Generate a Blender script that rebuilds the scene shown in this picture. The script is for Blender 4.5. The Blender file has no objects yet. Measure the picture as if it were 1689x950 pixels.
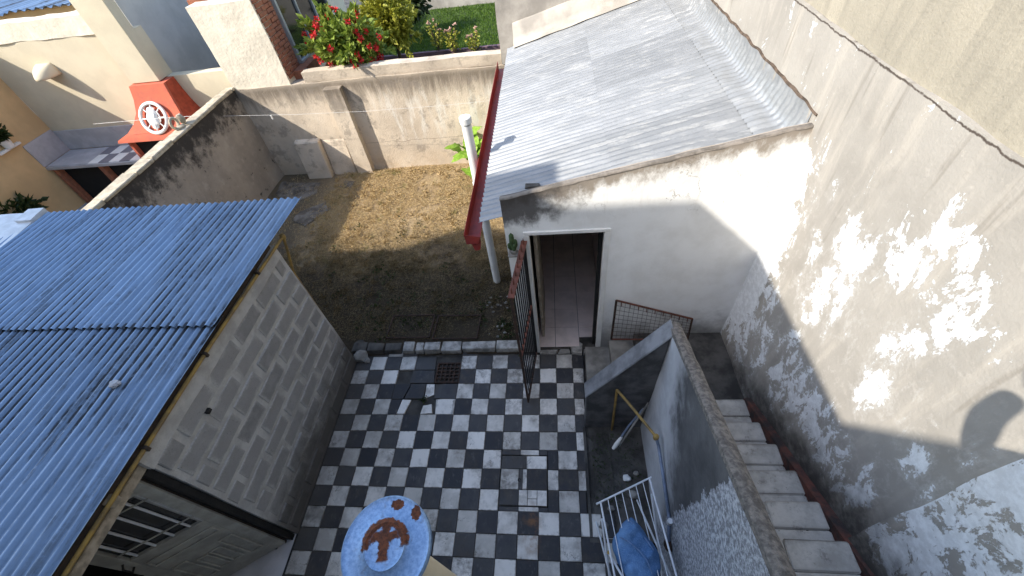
import bpy, bmesh, math, random
import numpy as np
from mathutils import Vector, Matrix, Euler, noise as mnoise

rnd = random.Random(7)
sc = bpy.context.scene
COL = sc.collection

# ------------------------------------------------------------------ camera
cd = bpy.data.cameras.new('camera')
cam = bpy.data.objects.new('camera', cd)
COL.objects.link(cam)
cd.sensor_width = 36.0
cd.lens = 686.957 / 1689.0 * 36.0
cd.clip_start = 0.02
cd.clip_end = 3000
cam.matrix_world = (Matrix.Translation((1.2766, -2.8710, 4.4855))
                    @ Matrix.Rotation(math.radians(9.79595), 4, 'Z')
                    @ Matrix.Rotation(math.radians(42.22855), 4, 'X')
                    @ Matrix.Rotation(math.radians(-9.13508), 4, 'Z'))
sc.camera = cam

# ------------------------------------------------------------------ light
SUN = Vector((1.0, 0.54, -0.93)).normalized()      # direction the sunlight travels
elev = math.asin(-SUN.z)
azim = math.atan2(-SUN.x, -SUN.y)                  # from +Y, clockwise
world = bpy.data.worlds.new('World')
sc.world = world
world.use_nodes = True
wn = world.node_tree
for n_ in list(wn.nodes):
    wn.nodes.remove(n_)
sky = wn.nodes.new('ShaderNodeTexSky')
sky.sky_type = 'NISHITA'
sky.sun_disc = False
sky.sun_elevation = elev
sky.sun_rotation = azim
sky.air_density = 1.25
sky.dust_density = 1.2
sky.ozone_density = 1.8
bgn = wn.nodes.new('ShaderNodeBackground')
bgn.inputs['Strength'].default_value = 0.15
wo = wn.nodes.new('ShaderNodeOutputWorld')
wn.links.new(sky.outputs[0], bgn.inputs['Color'])
wn.links.new(bgn.outputs[0], wo.inputs['Surface'])
sl = bpy.data.lights.new('sun', 'SUN')
sl.energy = 2.55
sl.angle = math.radians(0.45)
sl.color = (1.0, 0.93, 0.82)
sun = bpy.data.objects.new('sun', sl)
COL.objects.link(sun)
sun.rotation_euler = SUN.to_track_quat('-Z', 'Y').to_euler()
sun.location = (-8, -6, 12)
sc.view_settings.view_transform = 'Standard'
sc.view_settings.look = 'None'
sc.view_settings.exposure = 1.66
sc.view_settings.gamma = 1.0
sc.view_settings.use_curve_mapping = False


# ------------------------------------------------------------------ material helper
def srgb(r, g, b):
    f = lambda c: (c / 12.92 if c <= 0.04045 else ((c + 0.055) / 1.055) ** 2.4)
    return (f(r / 255.), f(g / 255.), f(b / 255.))


class B:
    """small node-graph builder"""
    def __init__(s, name):
        s.mat = bpy.data.materials.new(name)
        s.mat.use_nodes = True
        s.nt = s.mat.node_tree
        for q in list(s.nt.nodes):
            s.nt.nodes.remove(q)
        s._p = None

    def n(s, t, **kw):
        q = s.nt.nodes.new(t)
        for k, v in kw.items():
            setattr(q, k, v)
        return q

    def put(s, v, inp):
        if v is None:
            return
        if hasattr(v, 'is_output'):
            s.nt.links.new(v, inp)
        else:
            if inp.type == 'RGBA' and isinstance(v, (tuple, list)) and len(v) == 3:
                v = (*v, 1.0)
            inp.default_value = v

    def pos(s):
        if s._p is None:
            s._p = s.n('ShaderNodeNewGeometry').outputs['Position']
        return s._p

    def local(s):
        return s.n('ShaderNodeTexCoord').outputs['Object']

    def rand(s):
        return s.n('ShaderNodeObjectInfo').outputs['Random']

    def vmul(s, v, sca):
        q = s.n('ShaderNodeVectorMath', operation='MULTIPLY')
        s.put(v, q.inputs[0]); s.put(sca, q.inputs[1])
        return q.outputs[0]

    def vadd(s, v, sca):
        q = s.n('ShaderNodeVectorMath', operation='ADD')
        s.put(v, q.inputs[0]); s.put(sca, q.inputs[1])
        return q.outputs[0]

    def noise(s, scale, detail=4, rough=.55, vec=None, dist=0.0, st=None):
        q = s.n('ShaderNodeTexNoise')
        v = s.pos() if vec is None else vec
        if st:
            v = s.vmul(v, st)
        s.put(v, q.inputs['Vector'])
        q.inputs['Scale'].default_value = scale
        q.inputs['Detail'].default_value = detail
        q.inputs['Roughness'].default_value = rough
        q.inputs['Distortion'].default_value = dist
        return q.outputs['Fac']

    def vor(s, scale, feature='F1', vec=None, out='Distance'):
        q = s.n('ShaderNodeTexVoronoi', feature=feature)
        s.put(s.pos() if vec is None else vec, q.inputs['Vector'])
        q.inputs['Scale'].default_value = scale
        return q.outputs[out]

    def mr(s, v, a, b, c=0.0, d=1.0, smooth=True):
        q = s.n('ShaderNodeMapRange')
        q.interpolation_type = 'SMOOTHSTEP' if smooth else 'LINEAR'
        s.put(v, q.inputs[0]); s.put(a, q.inputs[1]); s.put(b, q.inputs[2])
        s.put(c, q.inputs[3]); s.put(d, q.inputs[4])
        return q.outputs[0]

    def m(s, op, a, b=0.0, clamp=False):
        q = s.n('ShaderNodeMath', operation=op, use_clamp=clamp)
        s.put(a, q.inputs[0]); s.put(b, q.inputs[1])
        return q.outputs[0]

    def add(s, *a):
        r = a[0]
        for x in a[1:]:
            r = s.m('ADD', r, x)
        return r

    def mul(s, *a):
        r = a[0]
        for x in a[1:]:
            r = s.m('MULTIPLY', r, x)
        return r

    def mx(s, *a):
        r = a[0]
        for x in a[1:]:
            r = s.m('MAXIMUM', r, x)
        return r

    def sep(s, v=None):
        q = s.n('ShaderNodeSeparateXYZ')
        s.put(s.pos() if v is None else v, q.inputs[0])
        return q.outputs[0], q.outputs[1], q.outputs[2]

    def blob(s, c, r, vec=None):
        v = s.vadd(s.pos() if vec is None else vec, tuple(-k for k in c))
        v = s.vmul(v, tuple(1.0 / k for k in r))
        q = s.n('ShaderNodeVectorMath', operation='LENGTH')
        s.put(v, q.inputs[0])
        return s.mr(q.outputs['Value'], 1.0, 0.25)

    def mix(s, f, a, b, blend='MIX'):
        q = s.n('ShaderNodeMix', data_type='RGBA', blend_type=blend)
        s.put(f, q.inputs[0]); s.put(a, q.inputs[6]); s.put(b, q.inputs[7])
        return q.outputs[2]

    def bright(s, col, f):
        q = s.n('ShaderNodeVectorMath', operation='SCALE')
        s.put(col, q.inputs[0]); s.put(f, q.inputs['Scale'])
        return q.outputs[0]

    def ramp(s, f, stops):
        q = s.n('ShaderNodeValToRGB')
        e = q.color_ramp.elements
        while len(e) < len(stops):
            e.new(0.5)
        for el, (p, c) in zip(e, stops):
            el.position = p
            el.color = (*c, 1.0)
        s.put(f, q.inputs[0])
        return q.outputs[0]

    def bump(s, h, strength=.4, dist=.01, normal=None):
        q = s.n('ShaderNodeBump')
        q.inputs['Strength'].default_value = strength
        q.inputs['Distance'].default_value = dist
        s.put(h, q.inputs['Height'])
        if normal is not None:
            s.put(normal, q.inputs['Normal'])
        return q.outputs[0]

    def out(s, col, rough=.8, metal=0.0, normal=None, spec=.4, **kw):
        p = s.n('ShaderNodeBsdfPrincipled')
        s.put(col, p.inputs['Base Color']); s.put(rough, p.inputs['Roughness'])
        s.put(metal, p.inputs['Metallic']); s.put(spec, p.inputs['Specular IOR Level'])
        if normal is not None:
            s.put(normal, p.inputs['Normal'])
        for k, v in kw.items():
            s.put(v, p.inputs[k.replace('_', ' ')])
        o = s.n('ShaderNodeOutputMaterial')
        s.nt.links.new(p.outputs[0], o.inputs[0])
        return s.mat


MATS = {}


def simple(name, col, rough=.7, metal=0., var=.25, scale=9., bumpst=.15, col2=None, spec=.4, bscale=60.):
    b = B(name)
    n1 = b.noise(scale, 5, .6)
    c2 = col2 if col2 else tuple(k * (1 - var) for k in col)
    c = b.mix(b.mr(n1, .35, .65), col, c2)
    nb = b.add(b.noise(bscale, 3, .6), b.mul(n1, .8))
    MATS[name] = b.out(c, rough, metal, b.bump(nb, bumpst, .01), spec)
    return MATS[name]


# ------------------------------------------------------------------ mesh helpers
WLOC = {}


def wloc(o):
    return WLOC.get(o.name, Vector((0, 0, 0))) if o else Vector((0, 0, 0))


def reg(o, w, parent):
    WLOC[o.name] = Vector(w)
    if parent is not None:
        o.parent = parent
        o.location = Vector(w) - wloc(parent)
    else:
        o.location = w


def props(o, label=None, cat=None, group=None, kind=None):
    if label: o['label'] = label
    if cat: o['category'] = cat
    if group: o['group'] = group
    if kind: o['kind'] = kind
    return o


def thing(name, loc, label, cat, group=None):
    o = bpy.data.objects.new(name, None)
    o.empty_display_size = .1
    COL.objects.link(o)
    reg(o, Vector(loc), None)
    return props(o, label, cat, group)


def mesh(name, verts, faces, mat, parent=None, smooth=False, angle=None):
    """verts in world coordinates; the object origin is set to their centre"""
    v = np.asarray(verts, float)
    c = (v.min(0) + v.max(0)) / 2
    me = bpy.data.meshes.new(name)
    me.from_pydata((v - c).tolist(), [], [tuple(int(i) for i in f) for f in faces])
    me.materials.append(mat)
    if smooth:
        me.polygons.foreach_set('use_smooth', [True] * len(me.polygons))
        if angle:
            me.set_sharp_from_angle(angle=math.radians(angle))
    me.update()
    o = bpy.data.objects.new(name, me)
    COL.objects.link(o)
    reg(o, Vector(c), parent)
    return o


def obj_bm(name, bm, mat, parent=None, smooth=False, angle=35):
    bm.verts.ensure_lookup_table()
    bmesh.ops.recalc_face_normals(bm, faces=bm.faces)
    vs = [tuple(v.co) for v in bm.verts]
    bm.verts.index_update()
    fs = [[v.index for v in f.verts] for f in bm.faces]
    bm.free()
    return mesh(name, vs, fs, mat, parent, smooth, angle)


def bm_box(bm, x0, x1, y0, y1, z0, z1, bev=0., jit=0., seg=1, r=None):
    r = r or rnd
    res = bmesh.ops.create_cube(bm, size=1.0)
    vs = res['verts']
    for v in vs:
        v.co = Vector((x0 if v.co.x < 0 else x1, y0 if v.co.y < 0 else y1, z0 if v.co.z < 0 else z1))
        if jit:
            v.co += Vector((r.uniform(-jit, jit), r.uniform(-jit, jit), r.uniform(-jit, jit)))
    if bev:
        es = list({e for v in vs for e in v.link_edges})
        bmesh.ops.bevel(bm, geom=es, offset=bev, segments=seg, affect='EDGES', profile=.5)
    return bm


def box(name, x0, x1, y0, y1, z0, z1, mat, parent=None, bev=0.004, jit=0.):
    bm = bmesh.new()
    bm_box(bm, x0, x1, y0, y1, z0, z1, bev, jit)
    return obj_bm(name, bm, mat, parent)


def ragged(name, x0, x1, y0, y1, z0, z1, mat, parent=None, step=.12, amp=.012, seed=0, bev=.01):
    """a plastered box whose faces are subdivided and pushed about by noise"""
    bm = bmesh.new()
    nx = max(1, int((x1 - x0) / step)); ny = max(1, int((y1 - y0) / step)); nz = max(1, int((z1 - z0) / step))
    nx, ny, nz = min(nx, 60), min(ny, 60), min(nz, 60)
    idx = {}

    def V(i, j, k):
        key = (i, j, k)
        if key not in idx:
            p = Vector((x0 + (x1 - x0) * i / nx, y0 + (y1 - y0) * j / ny, z0 + (z1 - z0) * k / nz))
            w = mnoise.noise_vector(p * 2.3 + Vector((seed, 0, 0))) * amp + mnoise.noise_vector(p * 9 + Vector((seed, 5, 0))) * amp * .35
            idx[key] = bm.verts.new(p + w)
        return idx[key]
    for i in range(nx):
        for j in range(ny):
            for k in (0, nz):
                bm.faces.new([V(i, j, k), V(i + 1, j, k), V(i + 1, j + 1, k), V(i, j + 1, k)])
    for i in range(nx):
        for k in range(nz):
            for j in (0, ny):
                bm.faces.new([V(i, j, k), V(i + 1, j, k), V(i + 1, j, k + 1), V(i, j, k + 1)])
    for j in range(ny):
        for k in range(nz):
            for i in (0, nx):
                bm.faces.new([V(i, j, k), V(i, j + 1, k), V(i, j + 1, k + 1), V(i, j, k + 1)])
    return obj_bm(name, bm, mat, parent, smooth=True, angle=40)


def prism(name, poly, axis, a, b, mat, parent=None, bev=0.):
    """extrude a 2-D polygon along an axis: axis 'x' -> poly is (y,z), 'y' -> (x,z), 'z' -> (x,y)"""
    bm = bmesh.new()
    def P(p, t):
        return {'x': (t, p[0], p[1]), 'y': (p[0], t, p[1]), 'z': (p[0], p[1], t)}[axis]
    va = [bm.verts.new(P(p, a)) for p in poly]
    vb = [bm.verts.new(P(p, b)) for p in poly]
    bm.faces.new(va); bm.faces.new(vb[::-1])
    for i in range(len(poly)):
        j = (i + 1) % len(poly)
        bm.faces.new([va[i], va[j], vb[j], vb[i]])
    if bev:
        bmesh.ops.bevel(bm, geom=list(bm.edges), offset=bev, segments=1, affect='EDGES')
    return obj_bm(name, bm, mat, parent)


def bm_tube(bm, pts, r, seg=10, cap=True):
    pts = [Vector(p) for p in pts]
    rs = r if isinstance(r, (list, tuple)) else [r] * len(pts)
    rings = []
    up = None
    for i, p in enumerate(pts):
        if i == 0: t = pts[1] - pts[0]
        elif i == len(pts) - 1: t = pts[-1] - pts[-2]
        else: t = (pts[i + 1] - p).normalized() + (p - pts[i - 1]).normalized()
        t.normalize()
        if up is None:
            up = t.orthogonal().normalized()
        u = (up - t * up.dot(t)).normalized()
        up = u
        w = t.cross(u)
        rings.append([bm.verts.new(p + (u * math.cos(2 * math.pi * k / seg) + w * math.sin(2 * math.pi * k / seg)) * rs[i]) for k in range(seg)])
    for a, b in zip(rings, rings[1:]):
        for k in range(seg):
            bm.faces.new([a[k], a[(k + 1) % seg], b[(k + 1) % seg], b[k]])
    if cap:
        bm.faces.new(rings[0][::-1]); bm.faces.new(rings[-1])


def tube(name, pts, r, mat, parent=None, seg=10):
    bm = bmesh.new()
    bm_tube(bm, pts, r, seg)
    return obj_bm(name, bm, mat, parent, smooth=True, angle=40)


def lathe(name, prof, c, mat, parent=None, seg=40, axis=None):
    vs, fs = [], []
    n = len(prof)
    for k in range(seg):
        a = 2 * math.pi * k / seg
        for r, z in prof:
            vs.append((c[0] + r * math.cos(a), c[1] + r * math.sin(a), c[2] + z))
    for k in range(seg):
        for i in range(n - 1):
            a, b = k * n + i, ((k + 1) % seg) * n + i
            fs.append((a, b, b + 1, a + 1))
    bm = bmesh.new()
    bv = [bm.verts.new(v) for v in vs]
    for f in fs:
        bm.faces.new([bv[i] for i in f])
    bmesh.ops.remove_doubles(bm, verts=bm.verts, dist=1e-5)
    return obj_bm(name, bm, mat, parent, smooth=True, angle=35)


def rock(name, c, r, mat, parent=None, seed=0, sub=2):
    bm = bmesh.new()
    bmesh.ops.create_icosphere(bm, subdivisions=sub, radius=1)
    for v in bm.verts:
        d = 1 + .35 * mnoise.noise(v.co * 1.7 + Vector((seed * 3.1, 0, 0))) + .12 * mnoise.noise(v.co * 5 + Vector((seed, 9, 0)))
        v.co = Vector((c[0] + v.co.x * r[0] * d, c[1] + v.co.y * r[1] * d, c[2] + v.co.z * r[2] * d))
    return obj_bm(name, bm, mat, parent, smooth=True, angle=30)


def leaves(name, pts, size, mat, parent=None, long=1.7, seed=1, droop=.3, outward=None):
    """one mesh of folded leaf blades; pts = list of (pos, outward normal)"""
    r = random.Random(seed)
    vs, fs = [], []
    for p, nrm in pts:
        d = Vector(nrm) + Vector((r.gauss(0, .55), r.gauss(0, .55), r.gauss(0, .55) - droop * .3))
        if d.length < 1e-3: d = Vector((0, 0, 1))
        d.normalize()
        side = d.cross(Vector((r.gauss(0, 1), r.gauss(0, 1), r.gauss(0, 1)))).normalized()
        up = side.cross(d)
        L = size * long * r.uniform(.6, 1.25); W = size * .5 * r.uniform(.7, 1.2)
        p = Vector(p); b = len(vs)
        vs += [p, p + d * L * .45 + side * W + up * W * .3, p + d * L + up * (-droop * L * .4), p + d * L * .45 - side * W + up * W * .3]
        fs += [(b, b + 1, b + 2), (b, b + 2, b + 3)]
    return mesh(name, [tuple(v) for v in vs], fs, mat, parent)


def crown(c, r, n, seed, shell=.55):
    q = random.Random(seed)
    out = []
    while len(out) < n:
        v = Vector((q.uniform(-1, 1), q.uniform(-1, 1), q.uniform(-1, 1)))
        l = v.length
        if l > 1 or l < 1e-3: continue
        u = v / l
        lump = .78 + .38 * mnoise.noise(u * 2.2 + Vector((seed, 0, 0)))
        rr = (shell + (1 - shell) * q.random()) * lump
        if mnoise.noise(u * 3.1 + Vector((0, seed, 0))) < -.32: continue
        p = Vector((c[0] + u.x * r[0] * rr, c[1] + u.y * r[1] * rr, c[2] + u.z * r[2] * rr))
        out.append((p, u))
    return out


def copy_of(o, parent, loc):
    c = o.copy()
    COL.objects.link(c)
    reg(c, loc, parent)
    return c

# ------------------------------------------------------------------ materials
def mat_party(near=False):
    b = B('peeling_near_wall' if near else 'peeling_party_wall')
    x, y, z = b.sep()
    big = b.noise(1.3, 5, .6)
    med = b.noise(5, 6, .62)
    fine = b.noise(45, 4, .65)
    streak = b.noise(2.2, 5, .6, st=(1, 3.2, .55))
    base = b.mix(b.mr(big, .3, .7), (.325, .303, .27), (.258, .24, .213))
    base = b.mix(b.mul(b.mr(streak, .5, .72), .5), base, (.43, .39, .335))
    base = b.mix(b.mul(b.mr(med, .55, .75), .55), base, (.245, .23, .205))
    base = b.mix(b.mul(b.mr(b.noise(14, 6, .7), .56, .72), .35), base, (.42, .39, .345))
    # darker run-off lines
    run = b.noise(9, 3, .5, st=(1, 1.6, .12))
    base = b.mix(b.mul(b.mr(run, .62, .74), b.mr(z, 1.5, 2.6), .45), base, (.17, .15, .125))
    pl = [(.0, 2.2, .3, .75), (-.05, 1.2, .28, .7), (-.22, 1.9, .22, .5), (-.91, 2.1, .2, .33), (-.9, 2.5, .22, .26), (-1.2, 2.72, .22, .16),
          (-1.33, 2.98, .18, .16), (-1.6, 2.78, .18, .22), (-1.5, 2.36, .13, .24), (-1.57, 2.06, .11, .25), (-.4, 1.5, .13, .2),
          (-.3, .8, .22, .4), (-.93, 1.25, .2, .38), (-1.31, 1.36, .22, .26), (-1.15, 1.15, .2, .26), (-1.53, 1.42, .2, .24),
          (-1.76, 1.33, .16, .24), (-1.98, 1.5, .12, .22), (-1.93, 2.05, .1, .15), (.1, .7, .3, .45), (-.62, 1.05, .15, .3), (-.55, 2.2, .12, .18)]
    ctrl = None
    for (py, pz, ry, rz) in pl:
        q = b.blob((3.095, py, pz), (1.0, ry * 1.5, rz * 1.5))
        ctrl = q if ctrl is None else b.mx(ctrl, q)
    pn = b.noise(6.0, 10, .72, dist=.4, st=(1, 1.15, .7))
    pn = b.add(b.mul(pn, .80), b.mul(b.noise(32, 6, .75), .20))
    solid = b.blob((3.095, .02, 1.6), (1.0, .42, 1.35))
    extra = b.mul(b.mr(b.noise(1.1, 4, .6), .3, .62), .15) if near else 0.0
    paint = b.mr(b.add(pn, b.mul(ctrl, .125), b.mul(solid, .2), extra), .60, .625)
    ghost = b.mul(b.mr(b.add(pn, b.mul(ctrl, .10)), .50, .60), b.mr(z, 3.0, 2.2), .45)
    base = b.mix(ghost, base, (.44, .42, .39))
    thin = b.mr(b.noise(18, 5, .7), .35, .62)
    white = b.mix(thin, (.72, .73, .735), (.58, .585, .585))
    col = b.mix(paint, base, white)
    # damp along the foot of the stair
    h = b.m('SUBTRACT', z, b.m('MAXIMUM', b.m('MULTIPLY_ADD', y, -.566), -1.0))
    hq = b.n('ShaderNodeMath', operation='MULTIPLY_ADD')
    b.put(y, hq.inputs[0]); hq.inputs[1].default_value = .566; hq.inputs[2].default_value = 0.0
    line = b.add(z, hq.outputs[0])                     # z - (-.566 y)
    line = b.m('SUBTRACT', line, b.mul(b.m('SUBTRACT', med, .5), .7))
    damp = b.mr(line, .48, .02)
    damp = b.mul(damp, b.mr(b.noise(7, 6, .7), .25, .6, .45, 1.0))
    col = b.mix(b.mul(damp, .9), col, (.045, .04, .037))
    # tar line and scars just below the joint
    jl = b.m('ABSOLUTE', b.m('SUBTRACT', z, b.add(3.352, b.mul(b.noise(5, 5, .7), .05))))
    col = b.mix(b.mul(b.mr(jl, .008, .002), b.mr(b.noise(3, 5, .7), .36, .5)), col, (.07, .055, .045))
    sc_ = b.mul(b.mr(b.noise(16, 6, .75), .6, .7), b.mr(z, 2.9, 3.38))
    col = b.mix(b.mul(sc_, .4), col, (.46, .42, .36))
    hgt = b.add(b.mul(fine, .5), b.mul(med, .8), b.mul(paint, .5))
    return b.out(col, .88, 0, b.bump(hgt, .5, .012), .25)


def mat_upper():
    b = B('yellowed_upper_plaster')
    big = b.noise(1.6, 6, .62)
    st = b.noise(3.0, 5, .62, st=(1, 2.6, .3))
    c = b.mix(b.mr(big, .3, .7), (.335, .302, .238), (.262, .238, .19))
    c = b.mix(b.mul(b.mr(st, .5, .7), .55), c, (.205, .187, .152))
    c = b.mix(b.mul(b.mr(b.noise(30, 4, .7), .6, .75), .5), c, (.15, .14, .12))
    c = b.mix(b.mul(b.mr(b.noise(4, 6, .65), .55, .72), .5), c, (.40, .365, .30))
    return b.out(c, .9, 0, b.bump(b.add(b.noise(50, 4, .7), b.mul(big, 1.5)), .45, .012), .25)


def mat_white_wall():
    b = B('grimy_white_paint')
    x, y, z = b.sep()
    med = b.noise(4, 6, .6)
    col = b.mix(b.mr(med, .35, .7), (.84, .835, .82), (.75, .74, .715))
    # top line of the sloping gable
    tq = b.n('ShaderNodeMath', operation='MULTIPLY_ADD')
    b.put(x, tq.inputs[0]); tq.inputs[1].default_value = -.21; tq.inputs[2].default_value = 0.0
    dt = b.m('SUBTRACT', 2.19, b.add(z, tq.outputs[0]))          # distance below the top edge
    rag = b.mul(b.m('SUBTRACT', b.noise(6, 8, .7, st=(1, 1, .6)), .5), .5)
    d2 = b.add(dt, rag)
    brown = b.mr(d2, .16, .02)
    col = b.mix(b.mul(brown, .85), col, (.20, .155, .11))
    left = b.mr(b.add(x, b.mul(b.m('SUBTRACT', b.noise(5, 7, .7), .5), .9)), 1.55, 1.1)
    blk = b.mul(b.mr(d2, .36, .2), left)
    col = b.mix(b.mul(blk, .92), col, (.055, .048, .045))
    run = b.mul(b.mr(b.noise(10, 5, .7, st=(1, 1, .15)), .55, .75), b.mr(dt, .9, .1))
    col = b.mix(b.mul(run, .35), col, (.32, .27, .22))
    foot = b.mul(b.mr(b.add(z, b.mul(b.noise(5, 6, .7), -.8)), .45, -.2), b.mr(x, .5, .9))
    col = b.mix(b.mul(foot, .75), col, (.10, .092, .085))
    spot = b.mr(b.noise(22, 5, .75), .68, .74)
    col = b.mix(b.mul(spot, .35), col, (.25, .22, .19))
    scr = b.mul(b.mr(b.noise(6, 6, .7, st=(.7, 1, 7)), .66, .72), b.blob((2.45, .03, 1.25), (.5, 1, .4)))
    col = b.mix(scr, col, (.16, .14, .13))
    # hairline cracks
    ckn = b.m('SUBTRACT', b.noise(1.9, 8, .62, dist=.3), .5)
    crack = b.mul(b.mr(b.m('ABSOLUTE', ckn), .0045, .001), b.mr(z, 2.05, 2.3), b.mr(b.noise(3, 3, .5), .42, .55))
    col = b.mix(b.mul(crack, .7), col, (.16, .13, .11))
    return b.out(col, .75, 0, b.bump(b.add(b.noise(30, 4, .6), med, b.mul(crack, -2)), .3, .008), .3)


def mat_back_wall():
    b = B('weathered_tan_cement')
    x, y, z = b.sep()
    big = b.noise(1.2, 6, .62)
    med = b.noise(5, 6, .65)
    col = b.mix(b.mr(big, .3, .7), (.66, .56, .44), (.48, .405, .32))
    col = b.mix(b.mul(b.mr(med, .5, .7), .45), col, (.63, .545, .43))
    wst = b.mul(b.mr(b.noise(4.5, 6, .65, st=(1.4, 1, .3)), .5, .64), b.mr(z, .35, .9), b.mr(z, 1.75, 1.3), b.mr(x, -2.4, -1.6, .25, 1.0))
    col = b.mix(b.mul(wst, .75), col, (.68, .64, .57))
    topd = b.mul(b.mr(b.add(z, b.mul(b.noise(5, 6, .7, st=(1.5, 1, .25)), -.9)), .85, 1.3), b.mr(z, 1.86, 1.7, .15, 1))
    col = b.mix(b.mul(topd, .85), col, (.13, .105, .08))
    bl = b.mul(b.mr(b.noise(3.2, 7, .72), .52, .64), .6)
    col = b.mix(bl, col, (.25, .215, .18))
    base = b.mul(b.mr(z, .45, .1), b.mr(b.noise(4, 5, .6), .3, .7))
    col = b.mix(b.mul(base, .6), col, (.55, .43, .30))
    pk = b.mr(b.noise(60, 3, .6), .66, .72)
    col = b.mix(b.mul(pk, .4), col, (.12, .1, .09))
    ck = b.m('ABSOLUTE', b.m('SUBTRACT', z, b.add(.52, b.mul(b.noise(2.5, 4, .6), .12))))
    col = b.mix(b.mul(b.mr(ck, .007, .002), b.mr(x, -2.6, -2.3), .6), col, (.16, .13, .11))
    return b.out(col, .92, 0, b.bump(b.add(b.noise(40, 5, .7), b.mul(med, 1.3)), .5, .014), .2)


def mat_left_wall():
    b = B('mouldy_grey_plaster')
    x, y, z = b.sep()
    big = b.noise(1.6, 6, .65)
    med = b.noise(6, 7, .68)
    col = b.mix(b.mr(big, .3, .7), (.40, .345, .285), (.28, .245, .21))
    col = b.mix(b.mul(b.mr(med, .52, .7), .5), col, (.47, .415, .35))
    bk = b.mr(b.add(z, b.mul(b.noise(4.5, 8, .72), -1.5)), .55, .95)
    col = b.mix(b.mul(bk, .9), col, (.022, .02, .02))
    sp = b.mr(b.noise(4, 7, .72), .60, .66)
    col = b.mix(b.mul(sp, .8), col, (.045, .04, .037))
    return b.out(col, .92, 0, b.bump(b.add(b.noise(40, 5, .7), med), .5, .014), .2)


def mat_zinc(name, c1, c2, dirt, dirtc, lit=.5, metal=.75, axis='y', rough=.42, trough=0.):
    b = B(name)
    st = (1, .12, 1) if axis == 'y' else (.12, 1, 1)
    st2 = (1, .05, 1) if axis == 'y' else (.05, 1, 1)
    streak = b.noise(9, 6, .65, st=st)
    spang = b.noise(34, 5, .7)
    big = b.noise(1.4, 5, .6)
    col = b.mix(b.mr(streak, .3, .7), c1, c2)
    col = b.mix(b.mul(b.mr(spang, .5, .7), .35), col, tuple(k * .6 for k in c1))
    col = b.bright(col, b.mr(b.rand(), 0, 1, .86, 1.16, False))
    dm = b.mul(b.mr(b.noise(16, 7, .7, st=st2), .5, .62), b.mr(big, .38, .62, .25, 1.0))
    dm = b.mul(dm, b.mr(b.noise(24, 5, .75), .3, .55))
    if trough:
        x, y, z = b.sep()
        ph = b.m('COSINE', b.mul(b.add(x, 1.36), 2 * math.pi / .076))
        tm = b.mr(ph, .15, -.75)
        zone = b.mr(b.noise(1.3, 4, .6, st=(1.3, .5, 1)), .40, .58, .1, 1.0)
        zone = b.mx(b.mul(zone, b.mr(y, -.75, -1.15, .55, 1.0)), b.mul(b.mr(y, -1.6, -1.08), b.mr(y, -1.02, -1.06), b.mr(b.noise(5, 3, .5, st=(1, .1, 1)), .4, .55)))
        tm = b.mul(tm, zone, b.mr(b.noise(34, 5, .75, st=(1, .3, 1)), .34, .56, .25, 1.0), trough)
        tm = b.m('MINIMUM', tm, 1.0)
        dm = b.mx(b.mul(dm, .6), tm)
    col = b.mix(b.mul(dm, dirt), col, dirtc)
    ro = b.mr(b.add(b.mul(streak, .5), b.mul(dm, .7)), .2, .9, rough - .06, .8)
    me = b.mr(dm, 0, 1, metal, .1)
    return b.out(col, ro, me, b.bump(b.add(b.mul(spang, .6), b.mul(big, .4)), .12, .006), .5)


def mat_block():
    b = B('grey_concrete_block')
    r = b.rand()
    n1 = b.noise(7, 6, .65); n2 = b.noise(70, 4, .7)
    c = b.mix(r, (.215, .214, .213), (.275, .273, .27))
    c = b.mix(b.mul(b.mr(n1, .4, .7), .6), c, (.31, .307, .303))
    c = b.mix(b.mul(b.mr(n2, .6, .72), .6), c, (.08, .075, .07))
    lx, ly, lz = b.sep(b.local())
    w1 = b.mul(b.m('SUBTRACT', b.noise(9, 6, .7), .5), .11)
    e1 = b.mr(b.add(b.m('ABSOLUTE', ly), w1), .135, .185)
    e2 = b.mr(b.add(b.m('ABSOLUTE', lz), w1), .050, .086)
    c = b.mix(b.mul(b.mx(e1, e2), .75), c, b.mix(b.mr(n2, .4, .7), (.43, .425, .415), (.33, .325, .318)))
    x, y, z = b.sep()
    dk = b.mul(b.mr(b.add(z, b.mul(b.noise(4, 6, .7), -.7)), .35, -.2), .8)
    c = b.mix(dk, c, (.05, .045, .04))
    return b.out(c, .95, 0, b.bump(b.add(n2, n1), .7, .012), .15)


def mat_mortar():
    b = B('smeared_mortar')
    n1 = b.noise(6, 6, .65)
    c = b.mix(b.mr(n1, .35, .65), (.46, .455, .445), (.34, .335, .328))
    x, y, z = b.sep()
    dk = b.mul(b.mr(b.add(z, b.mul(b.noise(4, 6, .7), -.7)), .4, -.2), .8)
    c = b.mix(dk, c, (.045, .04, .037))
    return b.out(c, .95, 0, b.bump(b.add(b.noise(60, 5, .7), n1), .6, .014), .15)


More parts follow.
